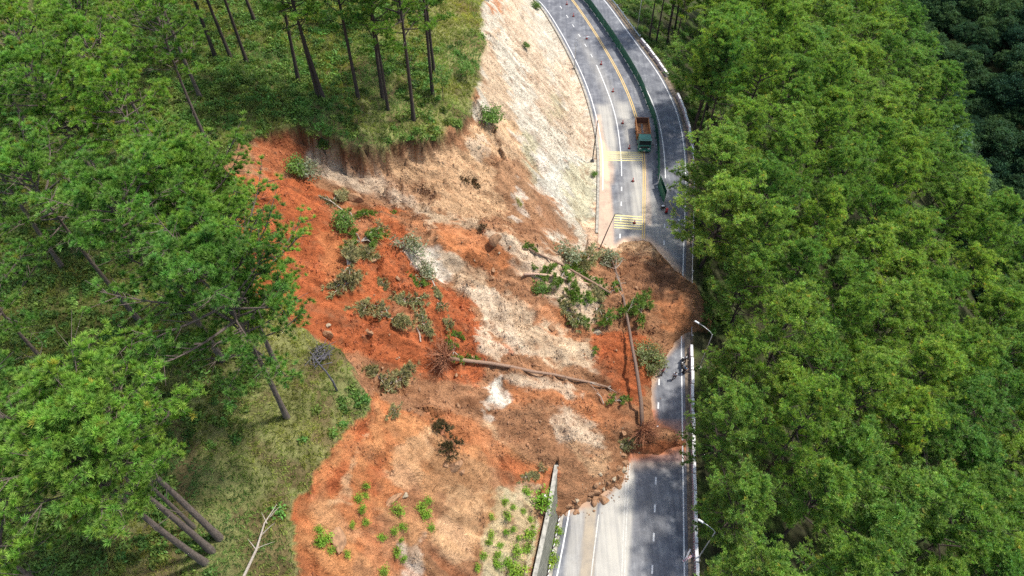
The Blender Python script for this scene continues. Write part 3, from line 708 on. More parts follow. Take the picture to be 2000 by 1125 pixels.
def make_pine(seed, mat, bark, H=22.0, Rc=4.2, start=0.52, limbs=30, per=5, tufts=7, nn=16, nl=0.34, nw=0.05, trunk_r=0.24, lean=0.5, lush=1.0, gap=0.15):
    R = np.random.RandomState(seed); r = random.Random(seed)
    root = empty('pine_tree')
    tp = []; bx, by = R.normal(0, lean, 2); cx, cyy = R.normal(0, lean * 0.5, 2)
    for k in range(10):
        u = k / 9; tp.append(Vector((bx * u * u + cx * math.sin(u * 3.1), by * u * u + cyy * math.sin(u * 3.1), H * u)))
    tr = [trunk_r * (1.25 if k == 0 else 1.0) * (1 - 0.82 * (k / 9) ** 1.1) for k in range(10)]
    mb = MB(); mb.tube([tp[0] - Vector((0, 0, 1.2))] + tp, [tr[0] * 1.15] + tr, 8)
    def tpos(u):
        f = u * 9; i = min(int(f), 8); return tp[i].lerp(tp[i + 1], f - i)
    C = []; UP = []; T = []
    for i in range(limbs):
        q = (i + 0.5) / limbs; u = start + (1 - start) * q ** 0.85
        if u > 0.985: u = 0.985
        prof = math.sin(PI * min(1, 0.22 + 0.78 * q)) ** 0.7 * 0.92 + 0.12
        L = Rc * prof * r.uniform(0.65, 1.18); az = i * 2.39996 + r.uniform(-0.5, 0.5)
        el = math.radians(8 + 48 * q + r.uniform(-10, 10))
        p0 = tpos(u); pts = [p0]; n = 5
        if r.random() < gap: L *= 0.6
        for k in range(1, n + 1):
            e = el + 0.35 * (k / n) ** 2 + r.uniform(-0.08, 0.08); a2 = az + r.uniform(-0.12, 0.12)
            pts.append(pts[-1] + Vector((math.cos(a2) * math.cos(e), math.sin(a2) * math.cos(e), math.sin(e))) * L / n)
        br = 0.03 + 0.017 * L * (1 - 0.5 * q); mb.tube(pts, [br * (1 - 0.8 * k / n) for k in range(n + 1)], 4, False)
        lt = r.uniform(0.78, 1.18)
        for j in range(per):
            w = 0.38 + 0.62 * (j + r.random()) / per; f = w * n; ii = min(int(f), n - 1); p = pts[ii].lerp(pts[ii + 1], f - ii)
            a3 = az + r.choice((-1, 1)) * r.uniform(0.4, 1.25); sl_ = L * r.uniform(0.16, 0.36) * (1.15 - 0.5 * w) + 0.25
            e = r.uniform(0.05, 0.6); tip = p + Vector((math.cos(a3) * math.cos(e), math.sin(a3) * math.cos(e), math.sin(e))) * sl_
            mb.tube([p, tip], [br * 0.35, br * 0.12], 3, False)
            m_ = max(2, int(tufts * lush * r.uniform(0.6, 1.3)))
            for k in range(m_):
                s = r.uniform(0.25, 1.05); c = p.lerp(tip, s) + Vector((r.gauss(0, 0.24), r.gauss(0, 0.24), r.gauss(0.05, 0.13)))
                C.append(c); o = Vector((math.cos(az), math.sin(az), 0)) * 0.45
                UP.append(o + Vector((r.gauss(0, .25), r.gauss(0, .25), 0.9))); g = lt * r.uniform(0.75, 1.25)
                yl = r.uniform(0.8, 1.15) if r.random() > 0.012 else 1.8
                T.append((g * yl, g, g * r.uniform(0.7, 1.2)))
        C.append(pts[-1]); UP.append(Vector((0, 0, 1))); T.append((lt, lt, lt))
    for k in range(7):     # bare dead branches below the crown
        u = start * r.uniform(0.55, 1.0); az = r.uniform(0, 2 * PI); p = tpos(u); L = r.uniform(0.5, 2.2)
        q = p + Vector((math.cos(az), math.sin(az), r.uniform(-0.1, 0.4))) * L * 0.6
        q2 = q + Vector((math.cos(az + 0.5), math.sin(az + 0.5), r.uniform(-0.3, 0.5))) * L * 0.5
        mb.tube([p, q, q2], [0.035, 0.025, 0.01], 3, False)
    tw = mb
    for k in range(6):
        u = r.uniform(start * .9, .97); az = r.uniform(0, 2 * PI); p = tpos(u); L = Rc * r.uniform(.5, 1.0); e1 = p + Vector((math.cos(az), math.sin(az), r.uniform(.2, .7))) * L * .6
        for j in range(3): a2 = az + r.uniform(-.8, .8); tw.tube([p if j == 0 else e1, e1, e1 + Vector((math.cos(a2), math.sin(a2), r.uniform(0, .7))) * L * .45], [0.026, 0.02, 0.008], 3, False)
    mb.build('trunk', bark, root, smooth=True)
    UP = np.array([v.normalized() for v in UP])
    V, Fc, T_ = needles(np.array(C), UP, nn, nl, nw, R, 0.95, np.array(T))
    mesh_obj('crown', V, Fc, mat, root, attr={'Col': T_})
    return root
def make_broad(seed, mat, H=16.0, Rc=5.5, clumps=60, nleaf=26, size=0.30, bark=None, name='broadleaf_tree', top=0.45):
    R = np.random.RandomState(seed); r = random.Random(seed); root = empty(name); mb = MB()
    mb.tube([(0, 0, -1), (0.1, 0, H * 0.3), (0.3, 0.2, H * top), (0.3, 0.4, H * 0.85)], [0.32, 0.26, 0.2, 0.05], 7)
    C = []; T = []
    for i in range(clumps):
        q = (i + .5) / clumps; ph = i * 2.39996; zz = 1 - 1.35 * q; rr = math.sqrt(max(0, 1 - zz * zz)); k = r.uniform(0.75, 1.12)
        c = Vector((math.cos(ph) * rr * Rc * k, math.sin(ph) * rr * Rc * k, H * 0.68 + zz * H * 0.34 * k))
        mb.tube([(0.3, 0.2, H * top), Vector((0.15, 0.1, H * 0.2)) + c * 0.55, c], [0.11, 0.07, 0.02], 3, False)
        lt = r.uniform(0.65, 1.35); cr = Rc * r.uniform(0.16, 0.26)
        for _ in range(9):
            d = Vector(R.normal(size=3)).normalized(); d.z = abs(d.z) * 0.9
            C.append(c + Vector((d.x * cr, d.y * cr, d.z * cr * 0.75))); T.append((lt * r.uniform(.85, 1.15), lt, lt * r.uniform(.8, 1.2)))
    mb.build('trunk', bark or M['bark'], root, smooth=True)
    V, Fc, T_ = leaves(np.array(C), nleaf, Rc * 0.075, size, R, np.array(T))
    mesh_obj('crown', V, Fc, mat, root, attr={'Col': T_})
    return root
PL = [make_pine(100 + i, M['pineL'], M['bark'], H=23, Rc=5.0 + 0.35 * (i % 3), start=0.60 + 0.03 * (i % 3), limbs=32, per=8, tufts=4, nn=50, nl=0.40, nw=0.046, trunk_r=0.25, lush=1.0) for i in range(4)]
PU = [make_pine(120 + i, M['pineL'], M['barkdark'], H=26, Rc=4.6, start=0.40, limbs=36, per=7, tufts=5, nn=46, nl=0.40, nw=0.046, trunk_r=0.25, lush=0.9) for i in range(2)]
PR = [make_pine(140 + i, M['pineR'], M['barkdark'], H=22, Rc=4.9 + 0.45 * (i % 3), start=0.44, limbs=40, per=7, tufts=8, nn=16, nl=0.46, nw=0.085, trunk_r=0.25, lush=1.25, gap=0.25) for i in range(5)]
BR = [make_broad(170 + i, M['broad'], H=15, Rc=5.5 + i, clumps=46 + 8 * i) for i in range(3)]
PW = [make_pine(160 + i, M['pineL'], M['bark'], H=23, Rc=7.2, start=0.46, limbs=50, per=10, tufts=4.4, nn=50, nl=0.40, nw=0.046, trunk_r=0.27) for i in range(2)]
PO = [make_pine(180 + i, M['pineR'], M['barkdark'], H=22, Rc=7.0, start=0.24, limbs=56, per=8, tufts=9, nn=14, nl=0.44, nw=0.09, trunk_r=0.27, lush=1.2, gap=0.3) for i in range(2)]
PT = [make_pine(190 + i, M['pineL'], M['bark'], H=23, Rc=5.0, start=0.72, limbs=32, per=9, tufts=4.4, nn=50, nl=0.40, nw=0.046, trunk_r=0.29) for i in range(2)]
used = set()
def place(proto, x, y, z, rz, sc, label, cat, group=None, scz=None, tilt=(0, 0)):
    if proto.name not in used: used.add(proto.name); o = proto
    else: o = copy_tree(proto)
    o.location = (x, y, z); o.rotation_euler = (tilt[0], tilt[1], rz); o.scale = (sc, sc, scz or sc)
    for k in ('label', 'category', 'group'):
        if k in o: del o[k]
    tag(o, label, cat, group); return o
placed = []
def tree_px(px, py, protos, h, label, group=None, k=0, rz=None, tilt=(0, 0), w=1.0):
    p = at(px, py); pr = protos[k % len(protos)]; H0 = 26.0 if protos is PU else (23.0 if protos in (PL, PW, PT) else 22.0)
    sc = h / H0; placed.append((p.x, p.y))
    return place(pr, p.x, p.y, p.z - 0.1, rnd.uniform(0, 6.28) if rz is None else rz, sc * w, label, 'pine tree', group, sc, tilt)
# the trees whose feet the photograph shows, left of the slide
LT = [ # px, py, height, variant, which prototypes, label
 (428, 1050, 24, 0, PT, 'tall pine with thick grey trunk, highest foot of the four trunks meeting at lower left'),
 (413, 1076, 23, 1, PT, 'pine whose thick grey trunk rises between two close neighbours at lower left'),
 (400, 1099, 23, 0, PT, 'pine with the lowest lying grey trunk of the four at lower left'),
 (378, 1030, 19, 3, PL, 'thinner pine half hidden behind the thick grey trunks at lower left'),
 (560, 815, 24, 1, PW, 'leaning pine standing alone on the grass just left of the orange scar edge'),
 (545, 728, 22, 0, PW, 'short visible pine foot directly behind the lone leaning pine by the scar'),
 (435, 703, 23, 1, PT, 'pine with slanting brown trunk on dark undergrowth left of the lone leaning pine'),
 (500, 628, 22, 1, PW, 'pine nearest the red slide at the middle of its left edge'),
 (466, 612, 20, 2, PL, 'pine just left of the one nearest the red slide'),
 (392, 478, 21, 1, PL, 'pine with slim dark trunk showing through a gap left of the red soil'),
 (346, 400, 22, 3, PL, 'pine with stout trunk in the gap above the slim dark one'),
 (270, 466, 22, 0, PL, 'pine with straight brown trunk in a dark clearing of the left forest'),
 (284, 457, 17, 2, PL, 'thin crooked pine close beside the straight brown trunk in the left clearing'),
 (583, 160, 26, 0, PU, 'dark trunked pine leftmost of the row standing above the grassy head of the slide'),
 (622, 190, 26, 1, PU, 'left one of the close trunk pair above the grassy head of the slide'),
 (633, 195, 25, 0, PU, 'right one of the close trunk pair above the grassy head of the slide'),
 (700, 192, 26, 1, PU, 'slightly bent dark pine between the close trunk pair and the thick trunk'),
 (748, 194, 27, 0, PU, 'thickest dark pine trunk above the slide head with a thin neighbour at its right'),
 (758, 214, 22, 1, PU, 'very thin pine rising against the thickest trunk above the slide head'),
 (808, 234, 27, 1, PU, 'pine whose foot stands nearest the grassy lip above the slide'),
 (845, 186, 26, 0, PU, 'rightmost tall pine of the row on the grassy shoulder above the slide'),
 (848, 141, 24, 1, PU, 'pine just behind the rightmost tall pine on the grassy shoulder'),
 (780, 44, 25, 0, PU, 'pine farther up the grass at the top edge behind the row'),
 (420, 110, 25, 1, PU, 'left slanting dark trunk of three at the top left of the grass'),
 (451, 113, 25, 0, PU, 'middle slanting dark trunk of three at the top left of the grass'),
 (482, 121, 25, 1, PU, 'right and longest slanting dark trunk of three at the top left of the grass'),
 (498, 42, 24, 0, PU, 'small looking dark trunk at the top edge right of the three slanting ones'),
]
for i, (px_, py_, h, k, pr, lb) in enumerate(LT): tree_px(px_, py_, pr, h, lb, None, k, w=0.95 if (px_ in (758, 378, 284)) else 1.0)
# the rest of the left forest, filled so that crowns cover it as in the photo
def okay(x, y, dmin): return all((x - a) ** 2 + (y - b) ** 2 > dmin * dmin for a, b in placed)
def zone_left(px, py):
    v = 'top' if py < 330 else ('upper' if py < 560 else ('middle' if py < 800 else 'lower'))
    hz_ = 'far left edge' if px < 170 else 'left forest'
    return v, hz_
cand = 0; nleft = 0
R2 = random.Random(5)
while cand < 9000 and nleft < 36:
    cand += 1
    x = R2.uniform(-72, -20); y = R2.uniform(12, 96)
    z = float(hz(x, y)); px_, py_ = project(x, y, z)
    if bare_at(x, y) > 0.05 or not okay(x, y, 7.3): continue
    if px_ > 560 or px_ < -420 or py_ < -60 or py_ > 1500: continue
    if px_ > 400 and py_ > 560 and py_ < 1130: continue
    if px_ > 440 and py_ < 300: continue
    if 200 < px_ < 480 and 820 < py_ < 1125: continue
    if px_ > 380 and py_ >= 1100: continue
    if 490 < px_: continue
    tx_, ty_ = project(x, y, z + 20)
    if tx_ < -150 or ty_ < -160 or ty_ > 1300: continue
    if z + 21 > CAM_H - 24: continue
    v, hh = zone_left(tx_, ty_); placed.append((x, y)); nleft += 1
    place(PL[R2.randrange(4)], x, y, z - 0.1, R2.uniform(0, 6.28), R2.uniform(0.82, 1.0),
          'green pine in the %s part of the stand at the %s' % (v, hh), 'pine tree', 'pines of the left forest, %s part, %s' % (v, hh))
# right hand forest
RT = [
 (1268, 76, 21, 0, 'thin dark pine trunk nearest the lamp post at the top right of the road'),
 (1281, 84, 22, 1, 'stout dark trunk just beyond the road bend, second from the top lamp post'),
 (1302, 88, 20, 2, 'dark trunk of the roadside group at the bend, right of the stout one'),
 (1316, 103, 20, 3, 'lowest footed dark trunk of the roadside group at the top bend'),
 (1354, 262, 21, 4, 'left black trunk of the three in the gap beside the truck bend'),
 (1362, 275, 22, 0, 'middle black trunk of the three in the gap beside the truck bend'),
 (1372, 292, 21, 1, 'right black trunk of the three in the gap beside the truck bend'),
]
for px_, py_, h, k, lb in RT: tree_px(px_, py_, PR, h, lb, None, k, w=0.8)
def road_tree(x, y, h, k, lb, w=1.0, tilt=(0, 0)):
    placed.append((x, y)); sc = h / 22.0
    place(PO[k % 2], x, y, float(hz(x, y)) - 0.2, rnd.uniform(0, 6.28), sc * w, lb, 'pine tree', None, sc, tilt)
road_tree(25.4, 29.0, 16, 1, 'big yellowish green pine overhanging the white roadside line at lower right of the road', 1.05)
road_tree(25.2, 38.0, 17, 0, 'pale crowned pine beside the block barrier below the slide tongue', 1.0)
road_tree(28.0, 47.0, 15, 2, 'dark green pine behind the barrier beside the open dark tarmac', 0.9)
road_tree(29.6, 71.0, 18, 3, 'pine whose low branches hang over the tarmac just above the slide tongue', 1.25)
road_tree(31.4, 80.5, 18, 4, 'pine overhanging the white edge line beside the yellow tape', 1.25)
road_tree(35.6, 87.5, 20, 2, 'pine reaching over the steel rail beside the lower end of the green fence', 0.95)
road_tree(35.0, 108.0, 21, 1, 'broad pine leaning over the striped blocks at the road bend', 1.2)
road_tree(38.5, 113.5, 22, 3, 'tall pine behind the broad one at the road bend', 1.0)
road_tree(32.5, 60.5, 17, 4, 'pine behind the brown mud spilled over the guard rail', 0.95)
def zone_right(px, py, e):
    v = 'top' if py < 230 else ('upper' if py < 480 else ('middle' if py < 720 else ('lower' if py < 930 else 'bottom')))
    a = 'next to the road barrier' if e < 14 else ('on the middle slope' if e < 45 else 'near the dark valley')
    return v, a
cand = 0; nr = 0
while cand < 120000 and nr < 290:
    cand += 1
    y = R2.uniform(2, 330); x = R2.uniform(15, 200); e = x - float(barX(y)); q = x - float(ridge(y))
    if e < 3 or q > 9: continue
    z = float(hz(x, y)); tx_, ty_ = project(x, y, z + 17)
    if tx_ > 2090 or ty_ < -70 or ty_ > 1230 or tx_ < 1150: continue
    sp_ = (6.5 if y < 75 else 7.2) if e < 48 else (8.2 if y < 130 else 9.6)
    if not okay(x, y, sp_): continue
    if 88 < y < 101 and e < 12: continue
    if 118 < y < 134 and e < 13: continue
    if 48 < y < 66 and e < 8: continue
    placed.append((x, y)); nr += 1; v, a = zone_right(tx_, ty_, 20 if q < -40 else (60 if q > -14 else 30)) if e > 14 else zone_right(tx_, ty_, 5)
    k_ = max(sp_, 7.6) / 7.8
    place(PR[R2.randrange(5)], x, y, z - 0.2, R2.uniform(0, 6.28), R2.uniform(0.86, 1.14) * k_,
          'green pine %s, %s part of the right forest' % (a, v), 'pine tree', 'pines %s, %s part of the right forest' % (a, v), scz=R2.uniform(0.82, 1.12))
print('left', nleft, 'right', nr)
# valley trees, with the valley's shade put into their dark leaf colour
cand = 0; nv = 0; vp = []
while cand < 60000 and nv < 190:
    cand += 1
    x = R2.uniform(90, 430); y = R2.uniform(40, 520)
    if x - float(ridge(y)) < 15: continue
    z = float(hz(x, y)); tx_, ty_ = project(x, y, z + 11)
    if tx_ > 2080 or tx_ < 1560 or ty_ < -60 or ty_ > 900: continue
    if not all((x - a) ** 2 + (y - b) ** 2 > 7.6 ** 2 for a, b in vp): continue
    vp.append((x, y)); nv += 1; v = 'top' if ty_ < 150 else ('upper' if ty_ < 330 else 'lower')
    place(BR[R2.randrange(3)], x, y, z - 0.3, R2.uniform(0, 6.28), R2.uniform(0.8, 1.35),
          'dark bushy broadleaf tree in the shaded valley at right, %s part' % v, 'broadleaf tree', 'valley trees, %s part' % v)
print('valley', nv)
BT = make_broad(188, leaf_mat('blue_green_leaves', (0.10, 0.20, 0.10), (0.10, 0.20, 0.10)), H=15, Rc=5, clumps=50, name='broadleaf_tree')
p = at(1890, 250); place(BT, 132, 166, float(hz(132, 166)) + 1 , 0.4, 1.0, 'pale blue green round crowned tree at the edge of the dark valley', 'broadleaf tree')

# ------------------------------------------------------------------ retaining wall, striped kerb rail, drain
def sweep(name, prof, cx, y0, y1, mat, parent=None, st=1.0):
    """sweep a closed (x offset, z) profile along x = cx(y)"""
    ys = np.append(np.arange(y0, y1, st), y1); V = []; Fc = []; n = len(prof)
    for y in ys:
        x = float(cx(y)); V += [(x + a, y, z) for a, z in prof]
    for i in range(len(ys) - 1):
        for k in range(n): Fc.append((n * i + k, n * i + (k + 1) % n, n * (i + 1) + (k + 1) % n, n * (i + 1) + k))
    Fc += [tuple(range(n))[::-1], tuple(n * (len(ys) - 1) + k for k in range(n))]
    return mesh_obj(name, V, Fc, mat, parent)
w = empty('retaining_wall', label='grey concrete retaining wall with lattice face half buried by the mud', cat='wall')
sweep('wall_face', [(-1.12, -0.3), (-2.2, 3.85), (-2.66, 3.85), (-2.66, -0.3)], lineL, -10, 36.6, M['wallface'], w)
sweep('coping', [(-2.17, 3.855), (-2.17, 4.08), (-2.68, 4.08), (-2.68, 3.855)], lineL, -10, 36.0, simple('pale_coping', (0.44, 0.42, 0.36), 0.9, 0.3, 2), w)
V = []; Fc = []; mi = []
y = -8.0; k = 0
while y < 33.0:
    a = float(lineL(y)) - 1.12; b = float(lineL(y + 0.3)) - 1.12; n = len(V); h = 0.34; sh = 0.22
    V += [(a, y, 0), (a + .2, y + sh, 0), (a + .2, y + sh, h), (a, y, h), (b, y + .3, 0), (b + .2, y + .3 + sh, 0), (b + .2, y + .3 + sh, h), (b, y + .3, h)]
    Fc += [(n + 1, n + 5, n + 6, n + 2), (n + 3, n + 2, n + 6, n + 7), (n, n + 3, n + 7, n + 4)]; mi += [k % 2] * 3; y += 0.3; k += 1
Fc += [(0, 1, 2, 3), (len(V) - 4, len(V) - 1, len(V) - 2, len(V) - 3)]; mi += [0, 1]
o = mesh_obj('striped_kerb_rail', V, Fc, None, None, mats=[M['white'], simple('dark_stripe', (0.12, 0.09, 0.085), 0.8)], midx=mi)
tag(o, 'low rail with slanting white and dark stripes along the foot of the grey wall', 'kerb rail')

# ------------------------------------------------------------------ barrier blocks and steel rails on the right side
def block():
    root = empty('barrier_block')
    b = MB(); b.add([(-.23, -1.0, 0), (.23, -1.0, 0), (.23, 1.0, 0), (-.23, 1.0, 0), (-.16, -1.0, .62), (.16, -1.0, .62), (.16, 1.0, .62), (-.16, 1.0, .62)],
          [(3, 2, 1, 0), (0, 1, 5, 4), (1, 2, 6, 5), (2, 3, 7, 6), (3, 0, 4, 7), (4, 5, 6, 7)])
    b.build('body', M['barrierwhite'], root)
    c = MB(); c.box((0, 0, .70), (.38, 2.02, .15), bev=.03); c.build('cap', simple('white_cap', (0.8, 0.78, 0.77), 0.7, 0.1, 3) if 'cap' not in M else M['cap'], root)
    s = MB()
    for i in range(6):
        y = -0.86 + i * 0.32
        for sg in (-1, 1):
            s.add([(sg * .233, y, .03), (sg * .233, y + .14, .03), (sg * .169, y + .14, .60), (sg * .169, y, .60)], [(0, 1, 2, 3)] if sg > 0 else [(3, 2, 1, 0)])
    s.build('stripes', M['pink'], root); return root
pb = block(); first = True
ys_b = [(y, 'lower') for y in np.arange(11.5, 56.6, 2.16)] + [(y, 'upper') for y in np.arange(98.2, 114.5, 2.16)] + [(y, 'top') for y in np.arange(121.5, 133.5, 2.16)]
r3 = random.Random(9)
for y, zn_ in ys_b:
    if zn_ == 'lower' and r3.random() < 0.04: continue
    o = pb if first else copy_tree(pb); first = False
    dy = 0.5; a = float(barX(y + dy)) - float(barX(y - dy))
    o.location = (float(barX(y)) + r3.uniform(-.05, .05), y, 0.04); o.rotation_euler = (0, 0, -math.atan2(a, 1.0) + r3.uniform(-.03, .03))
    tag(o, {'lower': 'white capped pink striped concrete block beside the lower straight of the road', 'upper': 'pink striped concrete block on the bend beside the truck',
            'top': 'pink striped concrete block on the upper bend below the top lamp post'}[zn_], 'barrier', 'concrete barrier blocks, %s row' % zn_)
def guard(y0, y1, label):
    root = empty('guard_rail', (float(barX(y0)), y0, 0), label=label, cat='guard rail')
    pts = [(float(barX(y)) - float(barX(y0)), y - y0) for y in np.append(np.arange(y0, y1, 1.5), y1)]
    prof = [(0, .42), (-.05, .47), (-.05, .53), (0, .57), (-.05, .62), (-.05, .69), (0, .74), (.03, .74), (.03, .42)]
    V = []; Fc = []; n = len(prof)
    for x, y in pts: V += [(x + a, y, z) for a, z in prof]
    for i in range(len(pts) - 1):
        for k in range(n): Fc.append((n * i + k, n * i + (k + 1) % n, n * (i + 1) + (k + 1) % n, n * (i + 1) + k))
    mesh_obj('rail', V, Fc, M['galv'], root)
    for i in range(0, len(pts), 2):
        x, y = pts[i]; p = MB(); p.box((x + .1, y, .12), (.13, .13, 1.5)); p.box((x + .1, y, .9), (.17, .17, .05)); p.build('post', M['galv'], root)
guard(57.2, 97.0, 'thin galvanised steel rail crossing the spilled brown mud at the road edge')
guard(134.2, 190.0, 'galvanised steel rail along the forest edge at the top of the road')

# ------------------------------------------------------------------ lamp posts and poles
def lamp(x, y, z, h, head, label, mat=None, extra=False, r=.085):
    mat = mat or M['galv']; root = empty('street_lamp', (x, y, z), label=label, cat='street lamp')
    b = MB(); b.box((0, 0, .12), (.55, .55, .3), bev=.03); b.build('base', M['concrete'], root)
    p = MB(); p.tube([(0, 0, .2), (0, 0, h * .5), (0, 0, h)], [r, r * .8, r * .6], 8); p.build('pole', mat, root, True)
    hx, hy = head; a = MB(); a.tube([(0, 0, h - .15), (hx * .15, hy * .15, h + .25), (hx * .55, hy * .55, h + .5), (hx * .85, hy * .85, h + .55)], [.05, .045, .04, .035], 6)
    if extra: a.tube([(0, 0, h - .15), (-.35, -.1, h - .5), (-.3, 0, h - 1.1), (0, 0, h - 1.5)], .03, 5); a.tube([(0, 0, h - .2), (-.1, .4, h + .2), (.1, .8, h + .25)], .03, 5)
    a.build('arm', mat, root, True)
    d = Vector((hx, hy, 0)).normalized(); q = Matrix.Rotation(math.atan2(d.y, d.x), 3, 'Z')
    l = MB(); l.box(Vector((hx, hy, h + .56)), (.75, .3, .12), q, .7, .03); hd = l.build('lamp_head', mat, root)
    g = MB(); g.box(Vector((hx, hy, h + .49)), (.5, .2, .03), q); g.build('lens', M['lamp'], hd)
def on0(px, py): return flat(px, py)
x, y = on0(1125.5, 133); lamp(x - .4, y, 0, 6.2, (2.2, .5), 'pale steel lamp with curved side arms on the cut slope side of the road', extra=True)
x, y = on0(1359, 1092); lamp(x + .2, y, -.1, 9.2, (-1.5, 1.0), 'grey single arm lamp outside the block barrier at the bottom of the road')
lamp(26.4, 52.6, -.6, 8.4, (-1.9, 1.6), 'grey lamp whose head hangs over the guard rail beside the spilled mud')
x, y = on0(1239, 64); lamp(x + .5, y, -.2, 9.5, (-1.6, -.5), 'tall thin grey lamp behind the steel rail at the top of the road')
p = at(1157, 315); q = MB(); q.tube([(0, 0, -.5), (0.03, 0, 4.5), (0.1, .05, 9)], [.11, .09, .07], 8)
q.box((0, 0, 0.05), (.6, .6, .35), bev=.03)
o = q.build('utility_pole', M['darksteel']); o.location = p; tag(o, 'slim dark upright pole without a lamp at the foot of the pale cut slope', 'pole')
p = at(1168, 490); q = MB(); q.tube([(0, 0, -.5), (1.3, 1.5, 3.2), (2.2, 2.6, 5.2)], [.09, .08, .06], 8); q.tube([(2.2, 2.6, 5.2), (2.7, 2.5, 5.4), (3.3, 2.5, 5.3)], .04, 5)
o = q.build('leaning_pole', M['darksteel']); o.location = p; tag(o, 'leaning dark pole pushed over on the sandy shoulder above the mud', 'pole')

# ------------------------------------------------------------------ green sheet fence
FEN = [(1143, 3), (1163.8, 31), (1195, 76), (1224, 122), (1241, 151), (1253, 174), (1263, 201), (1278, 241), (1283.5, 281), (1285.5, 320), (1285, 357)]
fw = [flat(a, b) for a, b in FEN][::-1] + [(10.5, 158), (2, 170), (-9, 184)]
def walk(pts, step):
    out = [Vector((*pts[0], 0))]; acc = 0
    for i in range(len(pts) - 1):
        a = Vector((*pts[i], 0)); b = Vector((*pts[i + 1], 0)); L = (b - a).length; t = step - acc
        while t <= L: out.append(a.lerp(b, t / L)); t += step
        acc = L - (t - step)
    return out
def sheet(a, b, h, root, ox):
    d = (b - a); L = d.length; d.normalize(); s = Vector((-d.y, d.x, 0)); V = []; n = 16
    for i in range(n + 1):
        t = i / n * L; o_ = (.035 if (i // 2) % 2 else -.035)
        p = a + d * t + s * o_ - ox; V += [(p.x, p.y, .08), (p.x, p.y, h)]
    for i in range(n + 1):
        t = i / n * L; o_ = (.035 if (i // 2) % 2 else -.035) + .012
        p = a + d * t + s * o_ - ox; V += [(p.x, p.y, .08), (p.x, p.y, h)]
    m = 2 * (n + 1); Fc = []
    for i in range(n):
        Fc += [(2 * i, 2 * i + 2, 2 * i + 3, 2 * i + 1), (m + 2 * i + 1, m + 2 * i + 3, m + 2 * i + 2, m + 2 * i), (2 * i + 1, 2 * i + 3, m + 2 * i + 3, m + 2 * i + 1)]
    mesh_obj('panel', V, Fc, M['green'], root)
def sheet_fence(pts, h, label):
    P = walk(pts, 2.0); root = empty('sheet_fence', P[0], label=label, cat='fence')
    for i in range(len(P) - 1):
        sheet(P[i], P[i + 1], h, root, P[0])
        q = P[i] - P[0]; k = MB(); k.tube([(q.x, q.y, .0), (q.x, q.y, h + .06)], .04, 5); k.box((q.x, q.y, .05), (.5, .3, .1)); k.build('post', M['galv'] if i % 5 == 0 else M['green'], root)
    return root
sheet_fence(fw, 1.95, 'long curved fence of dark green metal sheets dividing the upper road')
sheet_fence([flat(1287, 358), flat(1305, 405)], 1.95, 'right one of the short green sheet fences below the long fence')
sheet_fence([flat(1284.5, 366), flat(1301, 411)], 1.95, 'left one of the short green sheet fences below the long fence')
a = flat(1304, 404); b = flat(1326, 430); q = MB()
pa, pb_ = Vector((a[0], a[1], 1.3)), Vector((b[0], b[1], .9)); seg = [pa.lerp(pb_, t / 8) - Vector((0, 0, .35 * math.sin(PI * t / 8))) for t in range(9)]
V = []; [V.extend([(p.x, p.y, p.z - .05), (p.x, p.y, p.z + .05), (p.x + .02, p.y, p.z + .05), (p.x + .02, p.y, p.z - .05)]) for p in seg]
Fc = [tuple(4 * i + c for c in f) for i in range(8) for f in ((0, 4, 5, 1), (1, 5, 6, 2), (2, 6, 7, 3), (3, 7, 4, 0))]
tag(mesh_obj('warning_tape', V, Fc, M['tape']), 'sagging yellow tape strung from the fence end to the roadside trees', 'tape')
q = MB(); q.tube([(b[0] + .03, b[1], 0), (b[0] + .03, b[1], 1.0)], .03, 6); q.box((b[0] + .03, b[1], .03), (.4, .4, .06)); tag(q.build('tape_post', M['galv']), 'short thin post holding the far end of the yellow tape', 'post')
# red warning lamp stand and black motor at the fence end
x, y = flat(1301, 416); root = empty('warning_light', (x, y, 0), label='red warning light stand at the lower tip of the green fence', cat='warning light')
q = MB(); q.box((0, 0, .06), (.5, .5, .12), bev=.02); q.tube([(0, 0, .1), (0, 0, .75)], .04, 6); q.build('stand', M['darksteel'], root)
q = MB(); q.lathe([(.14, .72), (.2, .8), (.2, 1.0), (.12, 1.1)], 12); q.build('red_lens', M['red'], root, True)
q = MB(); q.box((0, 0.0, .35), (.42, .08, .42)); q.build('red_board', M['red'], root)
x, y = flat(1294, 407); root = empty('generator', (x, y, 0), label='small black portable generator on the tarmac beside the fence tip', cat='generator'); root.rotation_euler = (0, 0, .3)
q = MB(); q.box((0, 0, .36), (.7, .45, .4), bev=.04); q.build('engine', M['darksteel'], root)
q = MB()
for sx in (-.42, .42): q.tube([(sx, -.3, .03), (sx, -.3, .68), (sx, .3, .68), (sx, .3, .03), (sx, -.3, .03)], .022, 5)
for sy in (-.3, .3): q.tube([(-.42, sy, .68), (.42, sy, .68)], .022, 5)
q.build('frame', M['darksteel'], root); q = MB(); q.box((0, 0, .60), (.5, .32, .12), bev=.03); q.build('tank', M['galv'], root)

